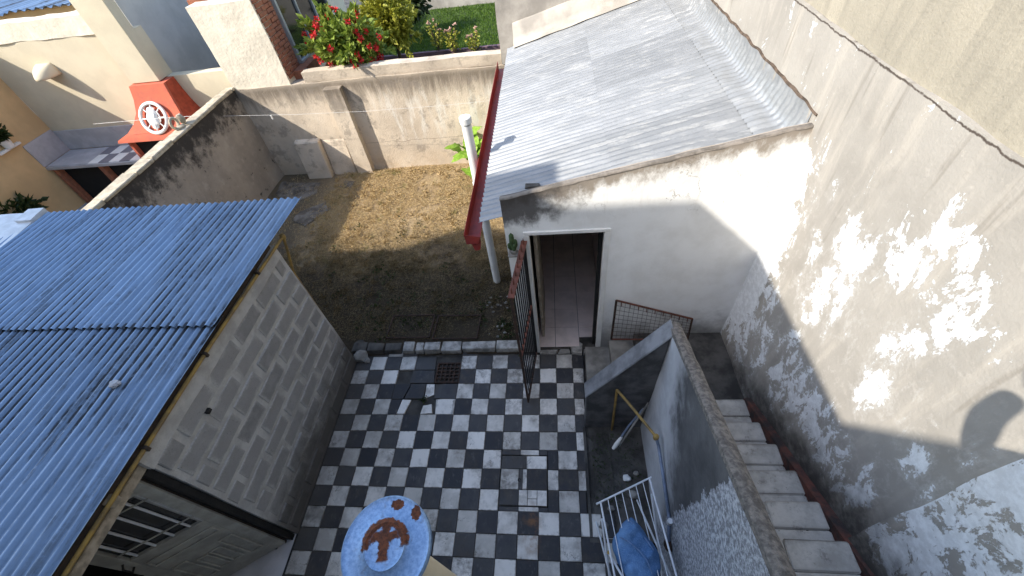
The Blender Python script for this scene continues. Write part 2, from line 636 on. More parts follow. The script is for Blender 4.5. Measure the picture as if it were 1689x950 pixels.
def mat_tile(name, c1, c2, stain, chip, gloss=.58):
    b = B(name)
    r = b.rand()
    n = b.noise(6, 6, .62)
    fine = b.noise(38, 5, .7)
    c = b.mix(r, c1, c2)
    c = b.mix(b.mul(b.mr(b.add(n, b.mul(b.m('SUBTRACT', r, .5), .35)), .42, .68), .85), c, stain)
    scuff = b.mr(b.noise(15, 7, .75, st=(1, .55, 1)), .55, .66)
    c = b.mix(b.mul(scuff, .35), c, (.17, .16, .15))
    x, y, z = b.sep()
    grime = b.mul(b.mr(b.noise(1.7, 5, .6), .42, .66), b.mr(b.noise(13, 6, .7), .35, .65))
    c = b.mix(b.mul(grime, .75), c, (.085, .074, .064))
    c = b.mix(b.mul(b.mr(fine, .66, .74), .55), c, chip)
    lx, ly, lz = b.sep(b.local())
    ed = b.mx(b.m('ABSOLUTE', lx), b.m('ABSOLUTE', ly))
    edm = b.mul(b.mr(b.add(ed, b.mul(b.m('SUBTRACT', b.noise(21, 6, .75), .5), .05)), .086, .099), b.mr(b.noise(2.6, 4, .6), .35, .6, .25, 1.0))
    c = b.mix(b.mul(edm, .7), c, (.06, .052, .045))
    cr = b.mul(b.mr(b.m('ABSOLUTE', b.m('SUBTRACT', b.noise(3.3, 7, .6), .5)), .0045, .0015), b.mr(b.noise(1.9, 3, .5), .5, .58))
    c = b.mix(b.mul(cr, .85), c, (.04, .035, .03))
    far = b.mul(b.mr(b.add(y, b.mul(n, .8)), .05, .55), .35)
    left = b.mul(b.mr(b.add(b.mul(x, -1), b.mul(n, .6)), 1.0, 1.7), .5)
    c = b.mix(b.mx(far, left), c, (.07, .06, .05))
    rust = b.mul(b.blob((.93, -1.95, 0), (.12, .3, 1)), b.mr(n, .45, .6), .6)
    c = b.mix(rust, c, (.28, .13, .05))
    return b.out(c, b.mr(b.add(n, grime), .4, 1.2, gloss, .85), 0, b.bump(b.add(b.mul(fine, .5), n), .25, .006), .28)


def mat_dirt():
    b = B('bare_yard_earth')
    x, y, z = b.sep()
    n = b.noise(2.2, 7, .66); f = b.noise(30, 6, .72)
    c = b.mix(b.mr(n, .35, .65), (.25, .18, .105), (.35, .26, .15))
    c = b.mix(b.mul(b.mr(f, .5, .7), .6), c, (.27, .2, .115))
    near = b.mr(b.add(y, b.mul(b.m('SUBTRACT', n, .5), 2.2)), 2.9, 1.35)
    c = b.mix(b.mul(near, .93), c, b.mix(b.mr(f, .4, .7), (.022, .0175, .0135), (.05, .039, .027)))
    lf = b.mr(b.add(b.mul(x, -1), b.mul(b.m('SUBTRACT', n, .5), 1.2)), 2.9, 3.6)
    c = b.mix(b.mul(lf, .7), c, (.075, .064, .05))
    return b.out(c, .97, 0, b.bump(b.add(f, b.mul(n, 2)), .8, .03), .1)


def mat_straw():
    b = B('dry_grass_blades')
    x, y, z = b.sep()
    h = b.noise(55, 2, .5)
    n = b.noise(2.2, 7, .66)
    c = b.ramp(h, [(.3, (.22, .15, .075)), (.45, (.43, .31, .155)), (.58, (.60, .46, .25)), (.72, (.34, .25, .13))])
    g = b.mr(b.noise(3.3, 5, .7), .56, .68)
    c = b.mix(b.mul(g, .6), c, (.14, .17, .04))
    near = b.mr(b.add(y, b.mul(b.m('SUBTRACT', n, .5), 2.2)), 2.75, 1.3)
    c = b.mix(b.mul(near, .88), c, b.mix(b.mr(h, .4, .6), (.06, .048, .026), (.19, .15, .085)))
    return b.out(c, .9, 0, None, .15)


def mat_leaf(name, a, b_, c_, rough=.5, trans=.25):
    b = B(name)
    h = b.noise(17, 2, .5); k = b.noise(60, 2, .5)
    c = b.ramp(b.add(b.mul(h, .6), b.mul(k, .4)), [(.32, a), (.5, b_), (.68, c_)])
    m_ = b.out(c, rough, 0, None, .35)
    nt = m_.node_tree
    pr = [q for q in nt.nodes if q.type == 'BSDF_PRINCIPLED'][0]
    om = [q for q in nt.nodes if q.type == 'OUTPUT_MATERIAL'][0]
    tr = nt.nodes.new('ShaderNodeBsdfTranslucent')
    ms = nt.nodes.new('ShaderNodeMixShader')
    ms.inputs[0].default_value = trans
    nt.links.new(c, tr.inputs[0])
    nt.links.new(pr.outputs[0], ms.inputs[1]); nt.links.new(tr.outputs[0], ms.inputs[2])
    nt.links.new(ms.outputs[0], om.inputs[0])
    return m_


def mat_parapet():
    b = B('blackened_stair_plaster')
    x, y, z = b.sep()
    n = b.noise(3.2, 7, .66); f = b.noise(40, 5, .72)
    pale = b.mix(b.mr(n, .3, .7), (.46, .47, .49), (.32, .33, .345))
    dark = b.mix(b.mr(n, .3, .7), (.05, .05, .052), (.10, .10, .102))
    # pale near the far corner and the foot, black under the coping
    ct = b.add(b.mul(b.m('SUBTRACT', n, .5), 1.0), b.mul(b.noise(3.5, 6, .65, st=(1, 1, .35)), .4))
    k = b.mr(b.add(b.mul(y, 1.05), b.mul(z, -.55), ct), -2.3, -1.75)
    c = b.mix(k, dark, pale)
    # exposed rough render patch nearer the camera
    e = b.add(b.mul(y, -1.0), b.mul(z, -.11), b.mul(b.m('SUBTRACT', b.noise(9, 7, .7), .5), .28))
    rough_m = b.mr(e, 1.885, 1.90)
    rr = b.mix(b.mr(f, .38, .6), (.46, .475, .51), (.17, .175, .19))
    c = b.mix(rough_m, c, rr)
    hgt = b.add(b.mul(f, b.mr(rough_m, 0, 1, .25, 2.2)), n, b.mul(rough_m, -1.2))
    return b.out(c, .9, 0, b.bump(hgt, .7, .012), .2)


M_PARTY = mat_party(); M_NEAR = mat_party(True); M_UPPER = mat_upper(); M_WHITE = mat_white_wall(); M_BACK = mat_back_wall(); M_LEFT = mat_left_wall()
M_ROOFL = mat_zinc('aged_sky_tinted_zinc', (.215, .295, .41), (.15, .22, .325), .95, (.022, .025, .032), axis='y', metal=.4, rough=.45, trough=1.9)  # blue of the reflected sky is tinted into the base colour
M_ROOFR = mat_zinc('silver_painted_zinc', (.265, .272, .278), (.195, .203, .21), .32, (.42, .425, .43), axis='x', metal=.25, rough=.45)
M_BLOCK = mat_block(); M_MORTAR = mat_mortar()
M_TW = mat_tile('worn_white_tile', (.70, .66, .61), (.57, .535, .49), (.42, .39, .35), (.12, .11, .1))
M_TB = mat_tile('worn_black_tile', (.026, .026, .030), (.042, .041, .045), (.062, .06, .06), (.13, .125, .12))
M_DIRT = mat_dirt(); M_STRAW = mat_straw(); M_PARA = mat_parapet()
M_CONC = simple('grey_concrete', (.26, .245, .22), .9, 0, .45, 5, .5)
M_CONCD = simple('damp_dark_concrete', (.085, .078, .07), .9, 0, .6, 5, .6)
M_COPE = simple('brown_grey_coping', (.20, .175, .15), .92, 0, .5, 8, .7)
M_COPEL = simple('lichen_pale_coping', (.50, .43, .32), .92, 0, .35, 10, .6)
M_GROUT = simple('dirty_grout', (.07, .063, .055), .95, 0, .5, 8, .4)
M_RED = simple('red_painted_tin', (.30, .035, .025), .5, 0, .4, 7, .15, col2=(.20, .03, .026))
M_PVC = simple('white_pvc', (.72, .72, .70), .4, 0, .12, 5, .05)
M_RUST = simple('rusty_iron', (.065, .036, .025), .85, .2, .6, 16, .5, col2=(.028, .019, .015))
M_RUSTR = simple('red_oxide_iron', (.15, .05, .032), .8, .1, .6, 14, .5, col2=(.08, .03, .02))
M_DARKI = simple('dark_iron', (.02, .019, .018), .7, .3, .4, 14, .3)
M_YEL = simple('mustard_painted_pipe', (.30, .19, .045), .6, 0, .5, 9, .3, col2=(.15, .1, .04))
M_BLUEP = simple('blue_plastic_pipe', (.16, .20, .28), .5, 0, .4, 9, .2)
M_WIRE = simple('white_coated_wire', (.62, .63, .65), .4, 0, .1, 9, .05)
M_WOOD = simple('old_grey_timber', (.40, .345, .27), .9, 0, .5, 11, .5)
M_WOODD = simple('dark_brown_timber', (.06, .042, .03), .8, 0, .5, 11, .4)
M_DOORG = simple('grey_green_metal_door', (.36, .35, .31), .6, .0, .3, 6, .15)
M_BLACK = simple('dark_void', (.012, .012, .012), .9, 0, .3, 6, .1)  # flat black standing in for the shade inside openings
M_GLASS = simple('dark_window_glass', (.012, .014, .017), .08, 0, .2, 2, .0, spec=.7)
M_ALU = simple('grey_window_frame', (.42, .44, .46), .4, .3, .15, 5, .05)
M_CREAM = simple('cream_wall_paint', (.62, .545, .40), .85, 0, .12, 2.2, .2)
M_OCHRE = simple('ochre_wall_paint', (.62, .43, .22), .85, 0, .14, 2.2, .2)
M_ROUGHW = simple('rough_white_render', (.70, .63, .51), .95, 0, .12, 6, .7, bscale=18)
M_BRICK = simple('orange_brick', (.36, .135, .07), .9, 0, .45, 14, .5, col2=(.25, .10, .06))
M_HOOD = simple('coral_red_plaster', (.52, .115, .06), .85, 0, .3, 7, .4, col2=(.40, .10, .06))
M_HOODD = simple('brick_red_side', (.42, .07, .03), .85, 0, .3, 12, .5)
M_WHITEP = simple('white_paint', (.74, .73, .70), .6, 0, .1, 6, .1)
M_LILAC = simple('pale_smooth_screed', (.46, .45, .465), .7, 0, .2, 4, .1)
M_PINKT = simple('pinkish_floor_tile', (.76, .63, .58), .4, 0, .18, 5, .08)
M_GREYW = simple('grey_blue_wall', (.50, .485, .46), .9, 0, .18, 1.8, .25)
M_GREYF = simple('pale_grey_render', (.42, .385, .34), .92, 0, .35, 2.2, .4, bscale=30)
M_LAWN = simple('lawn_soil', (.03, .055, .012), .95, 0, .4, 5, .4)
M_MEMB = simple('silver_roof_membrane', (.55, .57, .60), .5, .2, .25, 5, .5, bscale=16)
M_STONE = simple('pale_kerb_stone', (.40, .375, .34), .9, 0, .55, 11, .7)
M_TAR = simple('brown_tar_edge', (.12, .085, .06), .95, 0, .6, 14, .9)
M_SKIRT = simple('oxide_red_skirting', (.14, .05, .035), .8, 0, .65, 9, .5, col2=(.04, .03, .028))
M_LEAF1 = mat_leaf('bush_leaf', (.08, .13, .015), (.20, .27, .04), (.38, .43, .10))
M_LEAF2 = mat_leaf('yellow_green_leaf', (.13, .15, .012), (.28, .28, .03), (.46, .42, .06))
M_LEAF3 = mat_leaf('broad_leaf', (.11, .22, .02), (.22, .38, .04), (.38, .52, .09))
M_LEAF4 = mat_leaf('dark_weed_leaf', (.015, .03, .008), (.03, .05, .012), (.06, .08, .02))
M_GRASS = mat_leaf('lawn_blade', (.035, .075, .008), (.075, .145, .016), (.15, .22, .03))
M_PETAL = mat_leaf('red_petal', (.42, .012, .018), (.62, .03, .03), (.72, .07, .06), .6, .2)
M_PINKP = mat_leaf('pale_pink_bloom', (.45, .25, .2), (.55, .35, .28), (.6, .45, .35), .6, .2)
M_CACT = simple('cactus_green', (.05, .09, .03), .7, 0, .4, 20, .3)
M_STEM = simple('brown_stem', (.09, .06, .035), .9, 0, .4, 12, .4)


def mat_denim():
    b = B('blue_denim')
    n = b.noise(5, 6, .62); w = b.noise(160, 2, .5)
    c = b.mix(b.mr(n, .35, .68), (.05, .115, .24), (.12, .23, .41))
    c = b.mix(b.mul(b.mr(w, .5, .7), .4), c, (.22, .34, .52))
    return b.out(c, .92, 0, b.bump(b.add(w, b.mul(n, 2)), .35, .006), .2)


def mat_cap():
    b = B('rusting_zinc_cap')
    p = b.local()
    x, y, z = b.sep(p)
    r = b.n('ShaderNodeVectorMath', operation='LENGTH')
    b.put(b.vmul(p, (1, 1, 0)), r.inputs[0])
    rr = r.outputs['Value']
    n = b.noise(26, 6, .7); n2 = b.noise(70, 5, .7); big = b.noise(9, 5, .65)
    c = b.mix(b.mr(n2, .35, .65), (.22, .33, .50), (.13, .22, .37))
    c = b.mix(b.mul(b.mr(n, .55, .7), .6), c, (.12, .14, .18))
    # rust: crown of the inner ring on the far side, a bar through the middle, chips on the far rim
    wob = b.add(b.mul(b.m('SUBTRACT', big, .5), .07), b.mul(b.m('SUBTRACT', n2, .5), .04))
    rw = b.add(rr, b.mul(b.m('SUBTRACT', n, .5), .03), b.mul(b.m('SUBTRACT', n2, .5), .03))
    ring = b.mul(b.mr(b.m('ABSOLUTE', b.m('SUBTRACT', rw, .080)), .019, .013), b.mr(b.add(y, wob), -.015, .0))
    bar = b.mul(b.mr(b.m('ABSOLUTE', b.add(x, wob, b.mul(y, -.12))), .024, .016), b.mr(y, -.055, -.045), b.mr(rw, .085, .08))
    bar2 = b.mul(b.mr(b.m('ABSOLUTE', b.add(y, -.035, wob)), .022, .014), b.mr(rw, .07, .062))
    chip1 = b.blob((.04, .14, 0), (.042, .03, 1), b.vadd(p, b.vmul(b.pos(), (0, 0, 0))))
    chip2 = b.blob((.115, .1, 0), (.03, .04, 1), p)
    chip = b.mr(b.add(b.mx(chip1, chip2), b.mul(b.m('SUBTRACT', n, .5), .9), b.mul(b.m('SUBTRACT', n2, .5), 1.6)), .42, .5)
    ru = b.mx(ring, bar, bar2, chip)
    c = b.mix(ru, c, b.mix(b.mr(n2, .4, .62), (.14, .042, .016), (.06, .021, .011)))
    return b.out(c, b.mr(ru, 0, 1, .45, .95), b.mr(ru, 0, 1, .5, 0), b.bump(b.add(n2, b.mul(ru, .5)), .25, .004), .5)


M_DENIM = mat_denim(); M_CAP = mat_cap()

# ------------------------------------------------------------------ ground and setting
def sheet(name, x0, x1, y0, y1, z, mat, step=.25, amp=.0, parent=None, kind='structure', seed=0):
    nx = max(1, int((x1 - x0) / step)); ny = max(1, int((y1 - y0) / step))
    vs, fs = [], []
    for j in range(ny + 1):
        for i in range(nx + 1):
            x = x0 + (x1 - x0) * i / nx; y = y0 + (y1 - y0) * j / ny
            vs.append((x, y, z + amp * (mnoise.noise(Vector((x * 1.1, y * 1.1, seed))) + .5 * mnoise.noise(Vector((x * 4, y * 4, seed + 3))))))
    for j in range(ny):
        for i in range(nx):
            a = j * (nx + 1) + i
            fs.append((a, a + 1, a + nx + 2, a + nx + 1))
    o = mesh(name, vs, fs, mat, parent, smooth=True)
    if kind: o['kind'] = kind
    return o


sheet('ground', -400, 400, -400, 400, -.25, M_CONCD, 100)
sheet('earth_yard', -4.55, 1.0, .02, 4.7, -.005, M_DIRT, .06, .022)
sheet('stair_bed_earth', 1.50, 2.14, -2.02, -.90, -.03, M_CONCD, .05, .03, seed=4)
sheet('shed_floor', -4.4, -1.425, -4.4, .0, -.012, M_LILAC, .5)
sheet('neighbour_patio', -9.2, -4.62, -6, 4.7, -.02, M_LILAC, 1)

# ---- patio with a tile each
patio = mesh('patio', [(-1.43, -3.6, -.03), (1.75, -3.6, -.03), (1.75, .13, -.03), (-1.43, .13, -.03),
                       (-1.43, -3.6, -.2), (1.75, -3.6, -.2), (1.75, .13, -.2), (-1.43, .13, -.2)],
             [(0, 1, 2, 3), (4, 5, 1, 0), (5, 6, 2, 1), (6, 7, 3, 2), (7, 4, 0, 3)], M_GROUT)
patio['kind'] = 'structure'
T = .2


def tile_mesh(nm, mat, w=T - .004, d=T - .004, seed=0, broken=0):
    bm = bmesh.new()
    bm_box(bm, -w / 2, w / 2, -d / 2, d / 2, -.03, 0, .0025, 0)
    bmesh.ops.recalc_face_normals(bm, faces=bm.faces)
    me = bpy.data.meshes.new(nm)
    bm.to_mesh(me); bm.free()
    me.materials.append(mat)
    return me


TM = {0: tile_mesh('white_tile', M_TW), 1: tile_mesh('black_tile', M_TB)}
tr_ = random.Random(21)


def put_tile(c, x0, x1, y0, y1, dz=0., tilt=.009, yaw=.0):
    """a tile covering the rectangle; full tiles share their mesh"""
    full = abs(x1 - x0 - T) < 1e-4 and abs(y1 - y0 - T) < 1e-4
    me = TM[c] if full else tile_mesh('cut_tile', (M_TW, M_TB)[c], x1 - x0 - .004, y1 - y0 - .004)
    o = bpy.data.objects.new('tile', me)
    COL.objects.link(o)
    reg(o, Vector(((x0 + x1) / 2, (y0 + y1) / 2, dz + tr_.uniform(-.0025, .0025))), patio)
    o.rotation_euler = (tr_.uniform(-tilt, tilt), tr_.uniform(-tilt, tilt), tr_.uniform(-.009, .009) + yaw)
    return o


HX0, HX1, HY0, HY1 = .595, 1.092, -1.757, -1.255       # lid set in the floor
missing = {(-4, 1), (-3, 1), (-2, 0), (-2, 1), (-1, 0), (-1, 1), (-3, 0), (-4, 2), (-3, 3), (-2, 3), (-2, 2), (-4, 3)}
for r_ in range(-1, 18):
    for c_ in range(-7, 9):
        x0, x1 = c_ * T, (c_ + 1) * T
        y1, y0 = -r_ * T, -(r_ + 1) * T
        if r_ == -1:
            y1 = .09
            if c_ >= -2 and c_ != 0: continue
            if c_ < -6 or c_ > 7: continue
            if c_ in (-2, -1, -3): continue
        if (c_, r_) in missing: continue
        col = (c_ + r_) % 2 == 0
        col = 0 if col else 1
        if c_ >= 7:
            if y0 > -2.0:
                if c_ == 8: continue
                x1 = min(x1, 1.535 - .037 * (-y1 / .9))
                if y1 - y0 < .05 or x1 - x0 < .03: continue
            elif c_ == 8 and y1 < -2.6: x1 = 1.72
            elif c_ == 8: x1 = 1.72
        # leave the lid clear
        ov = x0 < HX1 and x1 > HX0 and y0 < HY1 and y1 > HY0
        if ov:
            rects = []
            if x0 < HX0: rects.append((x0, HX0, y0, y1))
            if x1 > HX1: rects.append((HX1, x1, y0, y1))
            xa, xb = max(x0, HX0), min(x1, HX1)
            if y1 > HY1: rects.append((xa, xb, HY1, y1))
            if y0 < HY0: rects.append((xa, xb, y0, HY0))
            for q in rects:
                if q[1] - q[0] > .015 and q[3] - q[2] > .015: put_tile(col, *q)
            continue
        put_tile(col, x0, x1, y0, y1)
# broken pieces round the drain
def shard(poly, c, z=0.):
    o = prism('tile_fragment', poly, 'z', z - .025, z, (M_TW, M_TB)[c], patio, .0015)
    return o
shard([(-.80, -.395), (-.60, -.395), (-.66, -.60), (-.80, -.60)], 1, -.004)
shard([(-.59, -.40), (-.42, -.40), (-.44, -.59), (-.64, -.595)], 1, -.008)
shard([(-.40, -.40), (-.30, -.40), (-.28, -.54), (-.39, -.59)], 0, -.012)
shard([(-.28, -.41), (-.01, -.40), (-.005, -.595), (-.27, -.595)], 1, -.003)
shard([(-.80, -.61), (-.67, -.61), (-.70, -.795), (-.80, -.795)], 1, -.001)
shard([(-.66, -.61), (-.55, -.615), (-.60, -.79), (-.69, -.79)], 0, -.002)
shard([(-.385, -.69), (-.285, -.67), (-.26, -.78), (-.40, -.795)], 0, -.001)
shard([(-.24, -.61), (-.005, -.61), (-.005, -.795), (-.22, -.795)], 0, .0)
shard([(-.61, -.205), (-.33, -.21), (-.31, -.385), (-.62, -.385)], 1, -.006)
shard([(-.60, -.01), (-.34, -.01), (-.33, -.195), (-.61, -.195)], 1, -.012)
shard([(-.80, .02), (-.66, .03), (-.64, .085), (-.79, .085)], 0, -.003)

# lid in the floor, tiled over
lid = thing('inspection_lid', (.845, -1.506, 0), 'square inspection lid faced with mismatched checker tiles, set into the patio floor', 'floor lid')
box('lid_frame', HX0 + .004, HX1 - .004, HY0 + .004, HY1 - .004, -.03, -.006, M_GROUT, lid, .002)
LX = [HX0 + .012, .795, HX1 - .012]; LY = [HY0 + .012, HY0 + .16, HY0 + .365, HY1 - .012]
lidt = [(HX0 + .012, .865, -1.395, HY1 - .012, 1), (.87, HX1 - .012, -1.395, HY1 - .012, 0),
        (HX0 + .012, .79, -1.60, -1.40, 0), (.835, .875, -1.60, -1.40, 0), (.795, .83, -1.60, -1.40, 1), (.88, HX1 - .012, -1.60, -1.40, 1),
        (HX0 + .012, .795, HY0 + .012, -1.605, 1), (.80, .885, HY0 + .012, -1.605, 0), (.89, .98, HY0 + .075, -1.605, 0), (.89, .98, HY0 + .012, HY0 + .07, 0), (.985, HX1 - .012, HY0 + .012, -1.605, 0)]
for a in lidt:
    box('tile', a[0], a[1], a[2], a[3], -.005, .006, (M_TW, M_TB)[a[4]], lid, .0015, .001)
tube('lifting_ring', [(.80 + .014 * math.cos(t_), -1.51 + .014 * math.sin(t_), .010) for t_ in np.linspace(0, 5.6, 12)], .004, M_DARKI, lid, 6)

# drain grate
dr = thing('floor_drain', (-.15, -.245, 0), 'square rusty iron drain grate with diamond holes in the patio', 'drain')
box('drain_pit', -.30, .0, -.385, -.105, -.14, -.045, M_BLACK, dr, .002)
for (a, b_, c, d_) in ((-.305, -.285, -.39, -.10), (-.015, .005, -.39, -.10)):
    box('grate_frame', a, b_, c, d_, -.03, .006, M_RUST, dr, .003)
for (c, d_) in ((-.39, -.37), (-.12, -.10)):
    box('grate_frame', -.284, -.016, c, d_, -.03, .005, M_RUST, dr, .003)
for k in range(4):
    xx = -.284 + (k + .9) * .0545
    box('grate_bar', xx - .009, xx + .009, -.369, -.121, -.02, .002, M_RUST, dr, .002)
for k in range(4):
    yy = -.369 + (k + .9) * .0505
    box('grate_bar', -.284, -.016, yy - .008, yy + .008, -.019, .004, M_RUST, dr, .002)

# kerb of single stones between patio and yard
kerb = sheet('kerb', -1.62, .93, .005, .20, -.02, M_CONCD, .1, .01)
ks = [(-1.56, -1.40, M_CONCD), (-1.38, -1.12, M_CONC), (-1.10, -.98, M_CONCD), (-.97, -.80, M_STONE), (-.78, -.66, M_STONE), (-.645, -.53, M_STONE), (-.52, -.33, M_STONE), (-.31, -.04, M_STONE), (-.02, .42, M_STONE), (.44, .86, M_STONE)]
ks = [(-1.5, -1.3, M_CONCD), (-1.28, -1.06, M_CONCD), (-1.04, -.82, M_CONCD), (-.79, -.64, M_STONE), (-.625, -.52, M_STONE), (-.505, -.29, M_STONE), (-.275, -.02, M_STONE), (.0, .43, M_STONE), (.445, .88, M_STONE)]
for i, (a, b_, mt) in enumerate(ks):
    bm = bmesh.new()
    bm_box(bm, a, b_, .035 + .01 * rnd.random(), .165 + .02 * rnd.random(), -.02, .085 + rnd.uniform(-.012, .012), .014, .008, 2)
    obj_bm('kerb_stone', bm, mt, kerb, True, 40)

# ------------------------------------------------------------------ boundary walls
pw = thing('party_wall', (3.2, -1, 0), 'tall grey party wall with peeling white paint rising beside the stairs', 'wall')
ragged('wall_face', 3.095, 3.35, -2.19, 4.62, -.1, 3.39, M_PARTY, pw, .13, .012, 2)
ragged('upper_wall', 3.116, 3.38, -7.5, 9.0, 3.385, 7.0, M_UPPER, pw, .16, .02, 5)
ragged('near_wall_face', 3.06, 3.35, -7.5, -2.185, -.1, 3.37, M_NEAR, pw, .10, .012, 9)
lw = thing('left_boundary_wall', (-4.58, 2.5, 0), 'mould-blackened grey plaster wall with pale coping beside the barbecue patio', 'wall')
ragged('wall_face', -4.66, -4.52, .5, 4.66, -.1, 1.79, M_LEFT, lw, .12, .012, 3)
y_ = .62
while y_ < 4.6:
    L_ = rnd.uniform(.35, .75)
    bm = bmesh.new()
    e_ = min(4.64, y_ + L_)
    bm_box(bm, -4.69 + rnd.uniform(-.015, .01), -4.50 + rnd.uniform(-.02, .006), y_, e_ - .008, 1.785, 1.835 + rnd.uniform(-.006, .012), .01, .007)
    obj_bm('coping_stone', bm, M_COPEL, lw, False)
    y_ = e_
bm = bmesh.new()
for yy, zz, rr in ((1.05, 1.86, .05), (1.3, 1.87, .04), (1.62, 1.86, .05)):
    pass
bm.free()
mem = thing('membrane_parapet', (-4.75, -.8, 0), 'silver waterproofed parapet at the far left end of the blue roof', 'parapet')
ragged('parapet_top', -5.1, -4.42, -3.5, .62, 1.7, 2.15, M_MEMB, mem, .12, .03, 12)
ragged('membrane_fold', -4.62, -4.42, .40, .60, 2.12, 2.185, M_MEMB, mem, .07, .015, 14)

bw = thing('back_boundary_wall', (-2, 4.7, 0), 'stained tan cement wall closing the yard, with pilaster and ledge', 'wall')
ragged('wall_face', -4.53, .75, 4.60, 4.82, -.1, 1.79, M_BACK, bw, .13, .014, 6)
ragged('upper_course', -3.15, .42, 4.635, 4.84, 1.785, 1.96, M_BACK, bw, .1, .012, 8)
ragged('pilaster', -2.79, -2.47, 4.45, 4.61, -.1, 1.71, M_BACK, bw, .1, .012, 10)
bm = bmesh.new()
bb = thing('concrete_block_seat', (-3.4, 4.45, 0), 'low grey concrete block standing in the far corner of the yard', 'concrete block')
for (x0, x1, h, y0) in ((-3.86, -3.34, .78, 4.42), (-3.335, -2.84, .72, 4.54)):
    prism('block_body', [(y0 - .05, -.05), (4.595, -.05), (4.595, h), (y0 + .04, h - .02)], 'x', x0, x1, M_BACK, bb, .02)
bm.free()

# neighbour walls beyond
ns = thing('tall_rear_building', (2, 5.0, 0), 'tall bare grey plaster wall rising behind the silver roof', 'building')
ragged('wall_face', .42, 3.12, 4.605, 5.2, 1.8, 7.0, M_GREYF, ns, .16, .02, 20)

# ------------------------------------------------------------------ corrugated sheets
def corrugated(name, o, u, v, L, W, pitch, amp, mat, parent, seg=8, ln=6, sag=.0, seed=0, lift=0.):
    """sheet from corner o: waves across v (width W), straight along u (length L)"""
    o = Vector(o); u = Vector(u).normalized(); v = Vector(v).normalized(); w = u.cross(v)
    if w.z < 0: w = -w
    nw = max(2, int(round(W / pitch * seg)))
    vs, fs = [], []
    for j in range(ln + 1):
        for i in range(nw + 1):
            s = W * i / nw
            h = amp * math.cos(2 * math.pi * s / pitch)
            pw_ = o + u * (L * j / ln) + v * s
            wob = sag * mnoise.noise(Vector((pw_.x * .9, pw_.y * .9, 3.3))) + .0025 * mnoise.noise(Vector((s * 6, j / ln * L * 3, seed + 9)))
            e = 0.
            if j in (0, ln): e = .006 * mnoise.noise(Vector((s * 3, seed, j)))
            vs.append(tuple(o + u * (L * j / ln + e) + v * s + w * (h + wob + lift)))
    for j in range(ln):
        for i in range(nw):
            a = j * (nw + 1) + i
            fs.append((a, a + 1, a + nw + 2, a + nw + 1))
    ob = mesh(name, vs, fs, mat, parent, smooth=True)
    md = ob.modifiers.new('thickness', 'SOLIDIFY')
    md.thickness = .0015; md.use_rim = False
    return ob


# ------------------------------------------------------------------ left block shed
ls = thing('block_shed', (-2.8, -1.5, 0), 'unplastered concrete block shed under a blue corrugated roof', 'shed')
PITCH = .076
# far course of sheets dips under the near course at y about -1
xw = 1.064 - PITCH
x_ = -1.36
for k in range(3):
    ww = 14 * PITCH
    xa = x_ - ww
    corrugated('roof_sheet', (xa, -1.09, 2.172), (0, 1, -.022), (1, 0, 0), 1.685, ww + PITCH * .6 * (k > 0), PITCH, .013, M_ROOFL, ls, sag=.008, seed=k, ln=16, lift=.002 * k)
    corrugated('roof_sheet', (xa, -4.4, 2.178), (0, 1, -.009), (1, 0, 0), 3.42, ww + PITCH * .6 * (k > 0), PITCH, .013, M_ROOFL, ls, sag=.010, seed=k + 5, ln=26, lift=.002 * k)
    x_ = xa
# mortar core and single blocks
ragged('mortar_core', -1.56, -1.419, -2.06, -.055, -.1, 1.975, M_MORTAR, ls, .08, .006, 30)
ragged('mortar_cap', -1.565, -1.405, -2.07, -.06, 1.93, 2.06, M_MORTAR, ls, .06, .014, 31)
br = random.Random(5)
H = .2
for c_ in range(10):
    y = -2.055 + (-.2 if c_ % 2 else 0.) + br.uniform(-.03, .03)
    z0 = c_ * .194 + .012
    while y < -.08:
        ya, yb = max(y, -2.055), min(y + .395, -.065)
        if yb - ya > .06:
            g = .016
            bm = bmesh.new()
            px = br.uniform(.004, .014)
            bm_box(bm, -1.45, -1.419 + px, ya + g + br.uniform(-.006, .02), yb - g - br.uniform(-.006, .02), z0 + g + br.uniform(-.004, .012), z0 + .194 - g - br.uniform(-.004, .012), .007, .005, 1, br)
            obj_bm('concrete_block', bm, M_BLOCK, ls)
        y += .40
bm = bmesh.new()
bm_box(bm, -1.44, -1.388, -1.615, -1.575, 1.755, 1.79, .004)
obj_bm('wall_hole', bm, M_BLACK, ls)
# rear and far-side walls
ragged('rear_wall', -4.45, -1.57, -.20, -.06, -.1, 2.07, M_MORTAR, ls, .15, .008, 33)
# door bay: lintel beam, jamb, inner darkness
box('lintel_beam', -1.54, -1.445, -4.4, -2.065, 1.93, 2.0, M_WOOD, ls, .006, .004)
for yy in (-2.3, -2.75, -3.2, -3.7):
    box('rafter_end', -1.9, -1.39, yy - .03, yy + .03, 2.03, 2.10, M_WOOD, ls, .004, .004)
box('wall_plate', -1.52, -1.42, -4.4, -.1, 2.068, 2.112, M_WOODD, ls, .004)
box('door_jamb', -1.56, -1.44, -2.115, -2.065, -.02, 1.93, M_DARKI, ls, .003)
box('door_stop', -1.60, -1.50, -2.145, -2.118, -.02, 1.92, M_WOODD, ls, .003)
box('inner_wall', -4.4, -1.57, -2.2, -2.16, -.02, 2.06, M_MORTAR, ls, .004)
box('inner_rear_wall', -2.9, -2.85, -4.4, -2.2, -.02, 2.06, M_BLACK, ls, .004)
# the door, standing ajar into the shed
du = Vector((-.8384, -.5451, 0)); dn = Vector((.5451, -.8384, 0)); d0 = Vector((-1.5, -2.13, 0))
dn = -dn if dn.x < 0 else dn
door = thing('shed_door', d0, 'grey panelled metal door with barred window standing ajar in the block shed', 'door')


